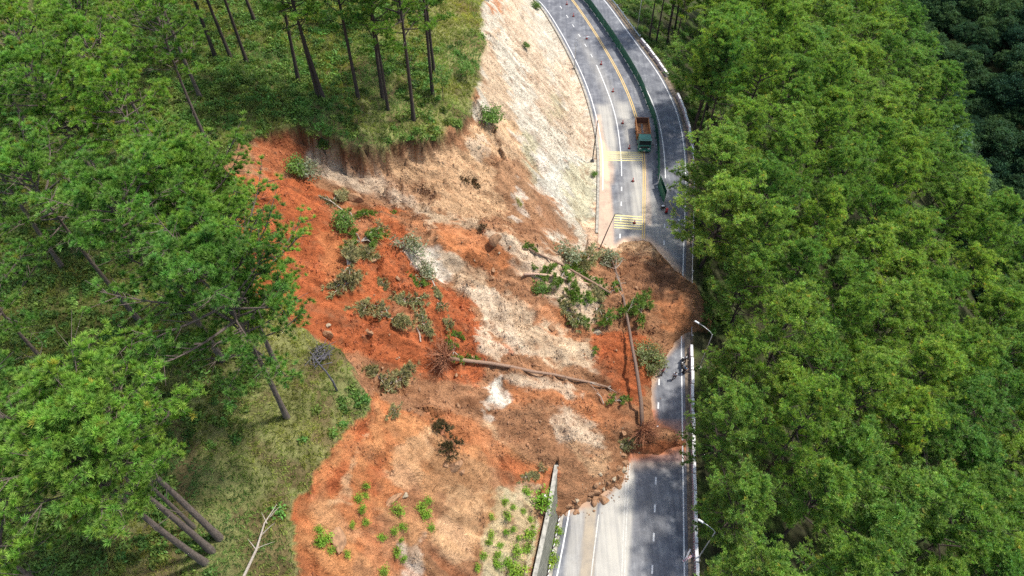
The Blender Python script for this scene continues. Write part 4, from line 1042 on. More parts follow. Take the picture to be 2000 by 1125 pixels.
# ------------------------------------------------------------------ traffic cones
def cone():
    root = empty('traffic_cone'); q = MB(); q.box((0, 0, .02), (.42, .42, .04), bev=.01); q.build('foot', M['rubber'], root)
    q = MB(); q.lathe([(.17, .04), (.115, .28)], 14); q.lathe([(.095, .40), (.03, .72)], 14); q.build('cone', M['red'], root, True)
    q = MB(); q.lathe([(.118, .28), (.098, .40)], 14); q.build('reflective_band', M['white'], root, True); return root
cn = cone(); CN = [(1107, 8, 'topmost'), (1120, 31, 'second'), (1146, 75, 'third'), (1174, 125, 'fourth'), (1197, 178, 'fifth'), (1216, 240, 'sixth'), (1229, 289, 'seventh'), (1236, 353, 'eighth'), (1239, 435, 'ninth')]
for i, (a, b, wd) in enumerate(CN):
    x, y = flat(a, b + 1); o = cn if i == 0 else copy_tree(cn); o.location = (x, y, .006); o.rotation_euler = (0, 0, i); o.scale = (1.15,) * 3
    tag(o, '%s red cone from the top in the line along the middle of the left carriageway' % wd, 'traffic cone', 'red cones in a line on the upper road')

# ------------------------------------------------------------------ dump truck
a = Vector((*flat(1258.3, 308), 0)); b = Vector((*flat(1250.5, 246), 0)); dr = (a - b).normalized()
tr = empty('dump_truck', b + dr * .4, math.atan2(dr.y, dr.x), label='green cabbed dump truck with rusty empty bed parked on the double yellow line', cat='truck')
L = 7.5; Wd = 2.35
q = MB(); q.box((3.6, .4, .75), (7.0, .16, .26)); q.box((3.6, -.4, .75), (7.0, .16, .26)); q.box((2.7, 0, .7), (.3, 1.9, .2)); q.box((3.7, .95, .65), (1.0, .5, .5), bev=.04); q.box((3.7, -.95, .65), (.8, .5, .5), bev=.04); q.build('chassis', M['darksteel'], tr)
bed = MB(); t = .07; bl = 4.75; z0, z1 = 1.05, 2.15
bed.box((bl / 2 + .1, 0, z0), (bl, Wd, .1)); bed.box((bl / 2 + .1, Wd / 2, (z0 + z1) / 2 + .05), (bl, t, z1 - z0)); bed.box((bl / 2 + .1, -Wd / 2, (z0 + z1) / 2 + .05), (bl, t, z1 - z0))
bed.box((bl + .1, 0, (z0 + z1) / 2 + .15), (t, Wd - t - .01, z1 - z0 + .2))
for i in range(8):
    for s in (-1, 1): bed.box((.3 + i * .65, s * (Wd / 2 + .06), 1.6), (.09, .07, 1.05))
for s in (-1, 1): bed.box((bl / 2 + .1, s * (Wd / 2), z1 + .08), (bl + .02, .13, .09))
bd = bed.build('cargo_bed', M['rust'], tr)
q = MB(); q.box((.06, 0, (z0 + z1) / 2 + .04), (.08, Wd + .1, z1 - z0 + .02)); q.box((.06, 0, z1 + .13), (.13, Wd + .2, .11)); q.box((0, .7, 1.6), (.07, .08, 1.0)); q.box((0, -.7, 1.6), (.07, .08, 1.0)); q.build('tailgate', M['rustdark'], bd)
q = MB(); q.box((bl + .2, 0, z1 + .35), (.14, Wd + .12, .14)); q.box((bl + .42, 0, z1 + .36), (.5, Wd - .1, .07)); q.tube([(bl + .1, -.5, z1 + .25), (bl - .1, 0, z1 + .3), (bl + .1, .5, z1 + .25)], .05, 5); q.build('headboard', M['rustdark'], bd)
q = MB()
for i in range(14): q.box((.6 + i * .3, rnd.uniform(-.1, .1), z0 + .07), (.34, .36 + rnd.uniform(-.06, .06), .05))
q.build('gravel_streak', M['sand'], bd)
# cab: a shaped shell
x0, x1 = 5.15, 7.15; hw = 1.12
prof = [(x0, .95), (x0, 2.62), (x0 + .15, 2.72), (x1 - .55, 2.70), (x1 - .32, 2.62), (x1 - .02, 1.75), (x1 + .05, 1.6), (x1 + .08, .75), (x0 + .9, .75), (x0 + .8, .95)]
V = [(x, s * hw * (0.94 if z > 2.5 else 1), z) for s in (-1, 1) for x, z in prof]; n = len(prof)
Fc = [tuple(range(n)), tuple(range(2 * n - 1, n - 1, -1))] + [(i, n + i, n + (i + 1) % n, (i + 1) % n) for i in range(n)]
cab = mesh_obj('cab', V, Fc, M['truckgreen'], tr); bv = cab.modifiers.new('bevel', 'BEVEL'); bv.width = .05; bv.segments = 2
q = MB(); q.add([(x1 - .285, -.98, 2.56), (x1 - .285, .98, 2.56), (x1 + .012, 1.05, 1.8), (x1 + .012, -1.05, 1.8)], [(0, 3, 2, 1)]); q.build('windscreen', M['glass'], cab)
for s in (-1, 1):
    q = MB(); y_ = s * (hw + .006); q.add([(x0 + .75, y_ * .965, 2.5), (x1 - .45, y_ * .965, 2.48), (x1 - .2, y_, 1.8), (x0 + .75, y_, 1.8)], [(0, 1, 2, 3) if s < 0 else (3, 2, 1, 0)]); q.build('side_window', M['glass'], cab)
    q = MB(); q.box((x1 + .15, s * (hw + .22), 2.0), (.08, .2, .45), bev=.02); q.tube([(x1 - .1, s * hw, 2.35), (x1 + .15, s * (hw + .22), 2.2)], .02, 5); q.build('mirror', M['darksteel'], cab)
    q = MB(); q.box((x1 + .13, s * .78, 1.02), (.08, .42, .17), bev=.03); q.build('headlight', M['lamp'], cab)
q = MB(); q.box((x1 + .15, 0, .68), (.3, 2.3, .32), bev=.05); q.build('bumper', M['truckgreen'], tr)
q = MB()
for i in range(4): q.box((x1 + .11, 0, 1.18 + i * .1), (.05, 1.5, .05))
q.build('grille', M['darksteel'], cab)
q = MB(); q.box((x1 + .31, 0, .66), (.02, .42, .13)); q.build('number_plate', M['barrierwhite'], tr)
q = MB(); q.box((x1 - .5, 0, 2.74), (.25, 1.5, .05), bev=.02); q.box((x1 - .36, 0, 2.68), (.5, 2.2, .04), Matrix.Rotation(.25, 3, 'Y')); q.build('sun_visor', M['truckgreen'], cab)
def wheel(x, y, wd, name='wheel'):
    q = MB(); q.lathe([(.30, -wd / 2), (.46, -wd / 2), (.5, -wd / 3), (.5, wd / 3), (.46, wd / 2), (.30, wd / 2)], 22, 'y', (x, y, .5)); wv = q.build(name, M['rubber'], tr, False)
    q = MB(); q.lathe([(.30, -wd / 2 - .01), (.28, -wd / 2 + .05), (.1, -wd / 2 + .06), (.1, wd / 2 - .06), (.28, wd / 2 - .05), (.30, wd / 2 + .01)], 16, 'y', (x, y, .5)); q.build('rim', M['galv'], wv)
for s in (-1, 1): wheel(6.15, s * .95, .28); wheel(1.5, s * .92, .5)
q = MB(); q.box((.08, .8, .85), (.06, .3, .14)); q.build('tail_light', M['red'], tr); q = MB(); q.box((.08, -.8, .85), (.06, .3, .14)); q.build('tail_light', M['red'], tr)

# ------------------------------------------------------------------ people and motorcycles
def skin_obj(name, verts, edges, rad, mat, parent, lv=2, rootv=0):
    me = bpy.data.meshes.new(name); me.from_pydata(verts, edges, []); me.materials.append(mat); o = bpy.data.objects.new(name, me); COL.objects.link(o); o.parent = parent
    sk = o.modifiers.new('skin', 'SKIN'); sk.use_smooth_shade = True
    for i, r in enumerate(rad): me.skin_vertices[0].data[i].radius = (r, r) if not isinstance(r, tuple) else r; me.skin_vertices[0].data[i].use_root = (i == rootv)
    sb = o.modifiers.new('sub', 'SUBSURF'); sb.levels = lv; sb.render_levels = lv; return o
def person(x, y, rz, label, shirt, pose=0, z=0.0):
    r = empty('person', (x, y, z), rz, label=label, cat='person')
    k = .12 if pose == 0 else .28
    hip = (0, 0, .94); V = [hip, (0, .01, 1.15), (0, .0, 1.38), (0, .02, 1.50), (0, .04, 1.60), (0, .045, 1.70)]
    R_ = [(.15, .11), (.14, .10), (.17, .11), .055, (.075, .09), (.065, .08)]; E = [(0, 1), (1, 2), (2, 3), (3, 4), (4, 5)]
    def add(p, par, rr): V.append(p); R_.append(rr); E.append((par, len(V) - 1)); return len(V) - 1
    for s in (-1, 1):
        a = add((s * .19, 0, 1.41), 2, .055); fwd = .10 if s < 0 else (.12 if pose == 0 else .34)
        b_ = add((s * .25, fwd * .3, 1.14), a, .042); c = add((s * .23, fwd, .92 if s < 0 or pose == 0 else 1.18), b_, .028)
        pv = V[c]; pm = add((pv[0], pv[1] + .02, pv[2] - .06), c, .030)
        for f in range(4): t = add((pv[0] + (f - 1.5) * .018, pv[1] + .03, pv[2] - .10), pm, .009); add((pv[0] + (f - 1.5) * .02, pv[1] + .05, pv[2] - .145 + .008 * abs(f - 1)), t, .008)
        t = add((pv[0] - s * .045, pv[1] + .045, pv[2] - .07), pm, .010); add((pv[0] - s * .05, pv[1] + .07, pv[2] - .10), t, .008)
        h = add((s * .10, 0, .88), 0, .085); kn = add((s * .12, s * k * .5 + .03, .50), h, .060); an = add((s * .13, s * k, .09), kn, .038); add((s * .14, s * k + .14, .04), an, .038)
    skin_obj('body', V, E, R_, M['skin'], r)
    skin_obj('shirt', [(0, .0, 1.02), (0, .01, 1.2), (0, 0, 1.40), (-.21, .0, 1.41), (.21, 0, 1.41), (-.25, .02, 1.24), (.25, .03, 1.24)], [(0, 1), (1, 2), (2, 3), (2, 4), (3, 5), (4, 6)],
             [(.185, .14), (.175, .135), (.19, .13), .078, .078, .068, .068], shirt, r)
    skin_obj('trousers', [(0, 0, .98), (-.10, 0, .86), (.10, 0, .86), (-.12, -k * .5 + .03, .5), (.12, k * .5 + .03, .5), (-.13, -k, .12), (.13, k, .12)], [(0, 1), (0, 2), (1, 3), (2, 4), (3, 5), (4, 6)],
             [(.17, .13), .105, .105, .08, .08, .06, .06], M['trouser'], r)
    skin_obj('hair', [(0, .02, 1.68), (0, .03, 1.76), (0, -.03, 1.66)], [(0, 1), (0, 2)], [(.09, .1), (.06, .07), .06], M['hair'], r, 1)
    q = MB(); q.box((0, .142, 1.645), (.02, .03, .035), bev=.005); q.box((-.032, .128, 1.675), (.018, .01, .009)); q.box((.032, .128, 1.675), (.018, .01, .009)); q.build('face', M['skin'], r)
    for s in (-1, 1): q = MB(); q.box((s * .14, -.02 + s * k + .08, .035), (.1, .27, .07), bev=.02); q.build('shoe', M['rubber'], r)
def motorcycle(x, y, rz, label, mat):
    r = empty('motorcycle', (x, y, 0), rz, label=label, cat='motorcycle')
    for xx in (-.62, .62):
        q = MB(); q.lathe([(.22, -.04), (.27, -.05), (.30, 0), (.27, .05), (.22, .04)], 20, 'y', (xx, 0, .3)); wv = q.build('wheel', M['rubber'], r, True)
        q = MB(); q.lathe([(.22, -.015), (.05, -.03), (.05, .03), (.22, .015)], 14, 'y', (xx, 0, .3)); q.build('rim', M['galv'], wv)
    q = MB(); q.box((-.25, 0, .58), (.85, .26, .26), bev=.07); q.box((.12, 0, .42), (.5, .22, .22), bev=.05); q.box((.42, 0, .68), (.16, .38, .5), Matrix.Rotation(-.35, 3, 'Y'), 1, .05); q.box((-.72, 0, .62), (.3, .16, .1), bev=.03); q.build('body', mat, r)
    q = MB(); q.box((-.28, 0, .76), (.72, .26, .10), bev=.04); q.build('seat', M['rubber'], r)
    q = MB(); q.tube([(.62, 0, .3), (.50, 0, .75), (.42, 0, .98)], .03, 6); q.tube([(.36, -.34, 1.03), (.45, 0, .98), (.36, .34, 1.03)], .018, 6); q.build('handlebar', M['darksteel'], r)
    q = MB(); q.box((.56, 0, .88), (.1, .2, .14), bev=.03); q.build('headlight', M['lamp'], r)
    q = MB()
    for s in (-1, 1): q.tube([(.40, s * .2, 1.0), (.36, s * .27, 1.15)], .01, 4); q.box((.36, s * .28, 1.18), (.02, .11, .07))
    q.build('mirror', M['darksteel'], r)
x, y = flat(1316, 740); person(x, y, 2.6, 'person in pale shirt and dark trousers walking alone on the open dark tarmac', M['shirtwhite'], 1)
x, y = flat(1293, 732); person(x, y, .6, 'person in dull red shirt beside the leafy branch at the mud edge', M['shirtred'])
x, y = flat(1337.5, 706); person(x, y, 1.2, 'person in white shirt standing between the motorcycles and the barrier blocks', M['shirtwhite'])
x, y = flat(1336, 728); person(x, y, -1.2, 'person in blue shirt below the parked motorcycles by the barrier', M['shirtblue'], 1)
x, y = flat(1335.5, 712); motorcycle(x - .3, y, 1.4, 'dark motorcycle parked beside the barrier, nearer the mud', M['darksteel'])
x, y = flat(1335.5, 722); motorcycle(x - .2, y, 1.7, 'dark motorcycle parked beside the barrier, lower of the two', M['darksteel'])
x, y = flat(1345, 1090); r = empty('fallen_barricade', (x, y, .05), .5, label='pink and white striped barricade lying collapsed against a barrier block', cat='barricade')
q = MB()
for i in range(7): q.box((-.75 + i * .25, .0, .10), (.12, .22, .04), Matrix.Rotation(.1, 3, 'X'))
q.build('stripes', M['pink'], r); q = MB(); q.box((0, 0, .07), (1.8, .25, .035)); q.box((.1, .35, .05), (1.6, .2, .03), Matrix.Rotation(.5, 3, 'Z')); q.build('boards', M['barrierwhite'], r)
for s in (-1, 1): q = MB(); q.tube([(s * .7, -.4, .05), (s * .6, .1, .16), (s * .65, .6, .05)], .025, 5); q.build('leg', M['galv'], r)
x, y = 0, 0; p = at(1061, 972); q = MB(); q.box((0, 0, .5), (.22, .22, 1.3), bev=.02); q.box((0, 0, 1.2), (.28, .28, .1), bev=.02)
o = q.build('marker_post', M['barrierwhite']); o.location = p; o.rotation_euler = (.25, .1, .3); tag(o, 'tilted white marker post on the slope just above the retaining wall', 'post')

# ------------------------------------------------------------------ fallen trunks
def gpt(px, py, up=0.0): p = at(px, py); return Vector((p.x, p.y, p.z + up))
def roots(parent, c, axis, rad, n, seed, mat, name='root_ball', ln=1.0):
    r = random.Random(seed); q = MB(); axis = axis.normalized(); u = axis.orthogonal().normalized(); v = axis.cross(u)
    V = []; F_ = []      # soil plate
    for i in range(n):
        w = 2 * PI * i * .618; f = r.uniform(.15, 1.0); d = (u * math.cos(w) + v * math.sin(w)) * f + axis * r.uniform(.0, .75); d.normalize()
        L = rad * r.uniform(.7, 1.35) * ln; p = c.copy(); pts = [p]; dd = d.copy()
        for k in range(4):
            dd = (dd + Vector((r.gauss(0, .28), r.gauss(0, .28), r.gauss(-.03, .25)))).normalized(); p = p + dd * L / 4; pts.append(p)
        r0 = r.uniform(.03, .085); q.tube(pts, [r0 * 1.3, r0, r0 * .7, r0 * .45, r0 * .2], 5, False)
        for m_ in range(2):
            b0 = pts[r.choice((2, 3))]; dd2 = (dd + Vector((r.gauss(0, .7), r.gauss(0, .7), r.gauss(0, .5)))).normalized(); q.tube([b0, b0 + dd2 * L * .2, b0 + dd2 * L * .35 + Vector((0, 0, r.uniform(-.1, .1)))], [r0 * .4, r0 * .25, r0 * .1], 4, False)
    return q.build(name, mat, parent, True)
def on_line(a, b, n, lift):
    rj = random.Random(int(a.x * 10)); pts = [a.lerp(b, k / (n - 1)) + Vector((rj.uniform(-.09, .09), rj.uniform(-.12, .12), rj.uniform(-.04, .04))) for k in range(n)]; need = max(float(hz(p.x, p.y)) + lift - p.z for p in pts); need = min(max(need, 0), 1.5)
    return [p + Vector((0, 0, need * math.sin(PI * k / (n - 1)) ** .5 if 0 < k < n - 1 else 0)) for k, p in enumerate(pts)], need
def twigs(q, p, d, n, L, r, seed, rad=.03):
    R = random.Random(seed)
    for i in range(n):
        dd = (d + Vector((R.gauss(0, .7), R.gauss(0, .7), R.gauss(.25, .45)))).normalized(); e = p + dd * L * R.uniform(.5, 1.1)
        m = p.lerp(e, .5) + Vector((R.gauss(0, .12), R.gauss(0, .12), R.gauss(0, .1))); q.tube([p, m, e], [rad, rad * .6, rad * .2], 4, False)
# A: the trunk across the slope
a = gpt(872, 707, .75); b = gpt(1190, 760, .35); pts, _ = on_line(a, b, 9, .15)
A = empty('fallen_tree', (a.x, a.y, a.z - .7), label='long brown trunk lying across the slope with splintered right end and roots at left', cat='fallen tree')
def local(root, P): return [Vector(p) - root.location for p in P]
q = MB(); q.tube(local(A, pts), [.27, .235, .22, .205, .195, .185, .17, .16, .14], 10); tk = q.build('trunk', M['log'], A, True)
d = (pts[-1] - pts[-2]).normalized(); q = MB(); R4 = random.Random(4)
for i in range(14):
    e = local(A, [pts[-1 if i < 8 else -2]])[0]; dd = (d + Vector((R4.gauss(0, .35), R4.gauss(0, .5), R4.gauss(.2, .35)))).normalized(); q.tube([e - d * .4, e + dd * R4.uniform(.4, 1.5)], [.06, .01], 4, False)
q.build('splinters', M['pale'], A); roots(A, Vector((-.1, 0, .7)), (a - b) + Vector((0, -3, 2)), 2.3, 170, 3, M['root'])
q = MB(); R4 = random.Random(14)
for i in range(16): u = .22 + i * .047; f_ = u * 8; k_ = int(f_); p0 = local(A, [pts[k_].lerp(pts[k_ + 1], f_ - k_)])[0]; q.tube([p0, p0 + Vector((R4.uniform(-.4, .5), R4.uniform(-.8, .9), R4.uniform(.1, .5)))], [.05, .015], 4, False)
q.build('branch_stubs', M['log'], A)
# B: the trunk with bare top lying up the tongue
a = gpt(1253, 836, .7); b = gpt(1193, 512, .9); pts, _ = on_line(a, b, 11, .2); side = Vector((.35, 0, 0))
pts = [p + side * math.sin(PI * k / 10) for k, p in enumerate(pts)]
B = empty('fallen_tree', (a.x, a.y, 0), label='long dark trunk lying up the mud tongue with rusty roots on the tarmac side', cat='fallen tree')
q = MB(); q.tube(local(B, pts), [.30, .27, .25, .235, .22, .2, .185, .17, .14, .11, .07], 10); q.build('trunk', bark_mat('fallen_dark_bark', (0.22, .145, .105), (.10, .065, .05)), B, True)
q = MB(); L_ = local(B, pts)
for i, (k, s) in enumerate(((10, 1), (10, -1), (9, 1), (9, -1), (8, 1), (8, -1), (7, -1), (6, 1))):
    twigs(q, L_[k], (L_[min(k + 1, 10)] - L_[k - 1]).normalized() + Vector((s * .8, 0, .1)), 2, 2.6, 1, 40 + i, .045)
q.build('bare_branches', M['pale'], B); roots(B, L_[0] + Vector((.1, -.3, -.1)), Vector((.7, -1, .1)), 2.3, 150, 8, M['root'])
# C, D: two thin trunks up the cream slope
for (p0, p1, r0, r1, lb, sd_) in (((1030, 490), (1190, 577), .12, .17, 'thin broken trunk slanting down from a green tuft to the long dark trunk', 5), ((1022, 539), (1150, 562), .19, .15, 'short pale barked trunk lying level below the thin slanting one', 6)):
    a = gpt(*p0, .45); b = gpt(*p1, .7); pts, _ = on_line(a, b, 6, .2)
    C_ = empty('fallen_tree', (a.x, a.y, a.z - .4), label=lb, cat='fallen tree'); q = MB(); q.tube(local(C_, pts), [r0 + (r1 - r0) * k / 5 for k in range(6)], 8); q.build('trunk', M['log'] if sd_ == 5 else bark_mat('pale_log', (.58, .42, .31), (.36, .2, .13)), C_, True)
    q = MB()
    for i in range(6): k = 1 + i % 5; twigs(q, local(C_, [pts[k]])[0], Vector((.2, -.6, .3)), 1, 1.3, 1, 60 + i + sd_, .03)
    q.build('side_branches', M['pale'], C_)

# ------------------------------------------------------------------ shrubs, torn branches, seedlings
def spray(name, seed, rx, ry, rz_, n, mat, kind='needle', stems=5, size=.3, stemmat=None, nn=14):
    """low leafy heap with stems; foliage in tufts (needle) or leaves"""
    R = np.random.RandomState(seed); r = random.Random(seed); root = empty(name); q = MB(); C = []; T = []; UP = []
    for s in range(stems):
        w = r.uniform(0, 2 * PI); L = r.uniform(.6, 1.0); tip = Vector((math.cos(w) * rx * L, math.sin(w) * ry * L, rz_ * r.uniform(.35, .9))); mid = tip * .5 + Vector((0, 0, rz_ * .45))
        q.tube([(0, 0, -.1), mid, tip], [.05, .03, .01], 4, False); lt = r.uniform(.65, 1.25)
        for k in range(max(2, n // stems)):
            t = r.uniform(.25, 1.08); p = (mid * (2 * t) if t < .5 else mid.lerp(tip, 2 * t - 1)); g = lt * r.uniform(.75, 1.25)
            C.append(p + Vector((r.gauss(0, rx * .13), r.gauss(0, ry * .13), abs(r.gauss(0, rz_ * .15))))); T.append((g * r.uniform(.9, 1.2), g, g)); dd = Vector((tip.x, tip.y, abs(rz_) * .9)).normalized(); UP.append(dd)
    q.build('stems', stemmat or M['pale'], root)
    if kind == 'needle': V, Fc, t_ = needles(np.array(C), np.array([v[:] for v in UP]), nn, size, size * .16, R, .8, np.array(T))
    else: V, Fc, t_ = leaves(np.array(C), nn, size * .9, size * .42, R, np.array(T))
    mesh_obj('foliage', V, Fc, mat, root, attr={'Col': t_}); return root
SPK = {
 'heap': [spray('torn_branches', 300 + i, 1.6, .8, .38, 110, M['dry'], 'needle', 10, .36, M['pale'], 16) for i in range(3)],
 'green': [spray('torn_green_branch', 310 + i, 1.5, .8, .5, 90, M['shrub'], 'needle', 8, .34, M['pale'], 16) for i in range(3)],
 'leafy': [spray('leafy_shrub', 320 + i, 1.0, 1.0, 1.1, 90, M['shrub'], 'leaf', 9, .30, M['pale'], 9) for i in range(3)],
 'grey': [spray('grey_leaved_shrub', 330 + i, 1.2, 1.0, 1.0, 70, leaf_mat('silvery_leaves', (.26, .29, .18), (.22, .26, .16)), 'leaf', 8, .30, M['pale'], 8) for i in range(2)],
 'young': [spray('young_plant', 340 + i, .5, .5, .55, 46, M['bright'], 'leaf', 8, .20, M['shrub'], 8) for i in range(3)],
 'olive': [spray('broken_leafy_branch', 360 + i, 1.3, 1.1, 1.0, 110, leaf_mat('olive_leaves', (.20, .24, .10), (.20, .24, .10)), 'leaf', 9, .24, M['pale'], 9) for i in range(2)],
 'dark': [spray('dark_brushwood', 350 + i, 1.2, 1.0, .7, 80, leaf_mat('withered_dark_leaves', (.075, .075, .04), (.09, .07, .05)), 'needle', 9, .34, M['root'], 14) for i in range(2)],
}
cnt = 0
def shrub(px, py, kind, sc, label, cat, group=None, sx=1.0, rz=None, lift=0.0):
    global cnt
    p = at(px, py); pr = SPK[kind][cnt % len(SPK[kind])]; cnt += 1
    o = place(pr, p.x, p.y, p.z + lift, rnd.uniform(0, 6.28) if rz is None else rz, sc, label, cat, group)
    o.scale = (sc * sx, sc, sc)
    n = nrm(p.x, p.y, 1.0); o.rotation_euler = (Vector((0, 0, 1)).rotation_difference(n.lerp(Vector((0, 0, 1)), .3).normalized()).to_matrix() @ Matrix.Rotation(o.rotation_euler[2], 3, 'Z')).to_euler()
SH = [
 (955, 232, 'leafy', 1.6, 'bushy green shrub on the pale cut slope right of the grassy corner'),
 (1024, 92, 'leafy', .7, 'small round green shrub alone on the upper pale cut slope'),
 (1047, 16, 'leafy', 1.0, 'shrub beside the road edge at the very top of the cut slope'),
 (1160, 343, 'leafy', .6, 'small shrub at the slope foot just below the dark upright pole'),
 (592, 345, 'grey', 1.5, 'grey green shrub at the upper left end of the red soil beside the pine crown'),
 (572, 332, 'leafy', 1.3, 'darker shrub left of the grey green one below the scarp'),
 (650, 392, 'heap', 1.5, 'withered branch heap below the tan scarp at upper left of the red soil'),
 (690, 425, 'green', 1.6, 'bright green torn branch among boulders at the top of the red soil'),
 (672, 440, 'leafy', 1.3, 'green clump just left of the bright torn branch'),
 (735, 452, 'heap', 1.2, 'withered heap right of the bright torn branch'),
 (705, 470, 'green', 2.0, 'large green heap in the upper middle of the red soil'),
 (716, 500, 'heap', 1.7, 'greyish lower end of the large green heap'),
 (680, 520, 'heap', 1.7, 'grey green heap against the pine crown, below the large green heap'),
 (672, 556, 'heap', 1.5, 'grey green branches half under the pine crown at middle left'),
 (748, 553, 'heap', .9, 'small pale branch pile on open red soil at left'),
 (795, 492, 'grey', 1.7, 'silvery leaved uprooted bush at the edge of the white gravel'),
 (830, 525, 'grey', 1.3, 'second silvery bush just below the first by the white gravel'),
 (712, 604, 'heap', 1.4, 'rounded grey green bush on red soil nearest the middle left grass'),
 (762, 620, 'heap', 1.7, 'left part of the sweeping row of torn grass clumps on the red soil'),
 (795, 590, 'heap', 1.5, 'middle part of the sweeping row of torn grass clumps'),
 (818, 560, 'green', 1.2, 'upper end of the sweeping row of torn grass clumps'),
 (855, 590, 'heap', 1.1, 'small clump right of the sweeping row of torn grass'),
 (826, 630, 'heap', 1.3, 'withered bush with a pale stick between the row of clumps and the roots'),
 (875, 632, 'heap', .8, 'thin withered sprigs right of the bush with a pale stick'),
 (893, 658, 'green', .8, 'little dark green tuft above the roots of the level trunk'),
 (886, 686, 'green', 1.1, 'green tuft touching the butt of the level trunk'),
 (925, 705, 'green', .8, 'green sprig resting beside the level trunk near its roots'),
 (738, 735, 'heap', 1.3, 'dry grassy clod left of the brown hollow'),
 (775, 742, 'heap', 1.6, 'large dry grassy clod below the roots of the level trunk'),
 (770, 803, 'heap', .8, 'small withered tuft near the lower grass corner'),
 (862, 850, 'dark', 1.4, 'upper dark brushwood clump on the orange face'),
 (878, 878, 'dark', 1.5, 'lower dark brushwood clump just above the big boulder'),
 (930, 357, 'dark', .9, 'dark tuft on the tan slope, right of its twin'),
 (905, 352, 'dark', .7, 'dark tuft on the tan slope, left of its twin'),
 (945, 450, 'dark', .7, 'dark sprig above the brown boulder in the middle of the slope'),
 (770, 418, 'green', .6, 'tiny green tuft on the white streak below the scarp'),
 (1034, 487, 'green', 1.0, 'green tuft at the upper end of the thin slanting trunk'),
 (1046, 530, 'green', .7, 'small green tuft between the two thin fallen trunks'),
 (1157, 686, 'green', .7, 'bright green sprig on gravel left of the long dark trunk'),
 (1105, 505, 'grey', 1.9, 'pale grey green branches at the upper edge of the fallen crown'),
 (1148, 508, 'heap', 1.9, 'dusty branches heaped on the sandy edge above the long dark trunk'),
 (1185, 512, 'grey', 1.6, 'pale leafy branch beside the forked tip of the long dark trunk'),
 (1070, 535, 'green', 1.4, 'green branch left of the level pale trunk end'),
 (1095, 545, 'green', 1.6, 'green branches crossed by the thin slanting trunk'),
 (1128, 530, 'green', 1.8, 'bright green bough above the thin slanting trunk'),
 (1150, 548, 'green', 1.7, 'green bough right of the bright one between the trunks'),
 (1112, 565, 'green', 1.5, 'green tuft just below the end of the level pale trunk'),
 (1135, 590, 'green', 1.9, 'dense dark green bough in the middle of the fallen crown'),
 (1165, 600, 'heap', 1.9, 'shadowed bough left of the long dark trunk'),
 (1110, 610, 'heap', 1.7, 'dusty bough at the left side of the fallen crown'),
 (1125, 625, 'green', 1.4, 'lowest green bough of the fallen crown at left'),
 (1180, 625, 'green', 1.5, 'bough tucked against the long dark trunk at the crown foot'),
 (1190, 570, 'green', 1.4, 'bough behind the long dark trunk near its fork'),
 (1058, 572, 'leafy', 1.1, 'small leafy clump on cream soil left of the fallen crown'),
 (1228, 600, 'green', 2.0, 'dark green heap on brown mud right of the long dark trunk'),
 (1252, 606, 'green', 1.9, 'right half of the dark green heap on brown mud'),
 (1257, 697, 'olive', 1.7, 'upper part of the leafy broken branch at the mud edge'),
 (1273, 714, 'olive', 1.6, 'lower part of the leafy broken branch at the mud edge'),
 (1205, 782, 'green', 1.1, 'green sprigs at the foot of the mud left of the long dark trunk'),
 (1228, 865, 'heap', 1.1, 'green brown tuft beside the rusty roots on the tarmac side'),
 (1053, 922, 'heap', .8, 'withered tuft on brown soil right above the retaining wall'),
 (1025, 932, 'heap', .8, 'withered tuft on brown soil farther left above the retaining wall'),
]
for px_, py_, k, sc, lb in SH: shrub(px_, py_, k, sc, lb, 'shrub' if k in ('leafy', 'grey') else 'branches')
YG = [(714, 951, .8), (699, 973, 1.0), (713, 968, .7), (707, 995, .9), (712, 1020, .8), (687, 1026, .7), (774, 1003, 1.5), (821, 995, 1.3), (829, 1008, 1.3), (785, 1029, 1), (768, 1036, .9), (745, 1050, .9), (783, 1055, .6), (839, 1031, .9),
 (632, 1055, 1.4), (621, 1063, 1.1), (644, 1077, .9), (677, 1083, .8), (772, 1079, 1.1), (746, 1116, 1.1), (622, 1035, .9), (788, 1092, .8), (834, 979, .9), (1031, 1043, 1.7), (1026, 1072, 1.3), (1008, 1077, 1.5), (990, 1101, 1.5), (970, 1103, 1.1),
 (972, 1083, 1.0), (958, 1046, 1.0), (953, 1060, .9), (941, 1086, 1.0), (931, 1108, .9), (984, 983, 1.1), (1001, 992, .8), (959, 1010, .8), (988, 1010, 1.2), (1034, 1015, .9), (1026, 962, 1.3), (987, 1038, .9), (1002, 1033, .8), (965, 1098, .9), (1012, 1050, .7), (1020, 1000, .8), (975, 1065, .9), (1040, 1030, .6)]
for px_, py_, sc in YG:
    lf = px_ < 900
    shrub(px_, py_, 'young', sc * .85, 'small bright green plant on the orange lower face' if lf else 'small bright green plant on the pale ground above the retaining wall', 'plant', 'young plants on the %s' % ('orange lower face' if lf else 'pale ground above the wall'))
shrub(1052, 984, 'young', 2.3, 'largest round bright green plant, just left of the top of the retaining wall', 'plant')
shrub(1002, 1117, 'young', 2.0, 'large bright green plant at the bottom edge above the retaining wall', 'plant')
for px_, py_, sc, w_ in ((1089, 1040, 1.2, 'upper'), (1084, 1062, .9, 'middle'), (1078, 1095, 1.5, 'lower')): shrub(px_, py_, 'young', sc, '%s green weed growing in the drain at the foot of the wall' % w_, 'plant')
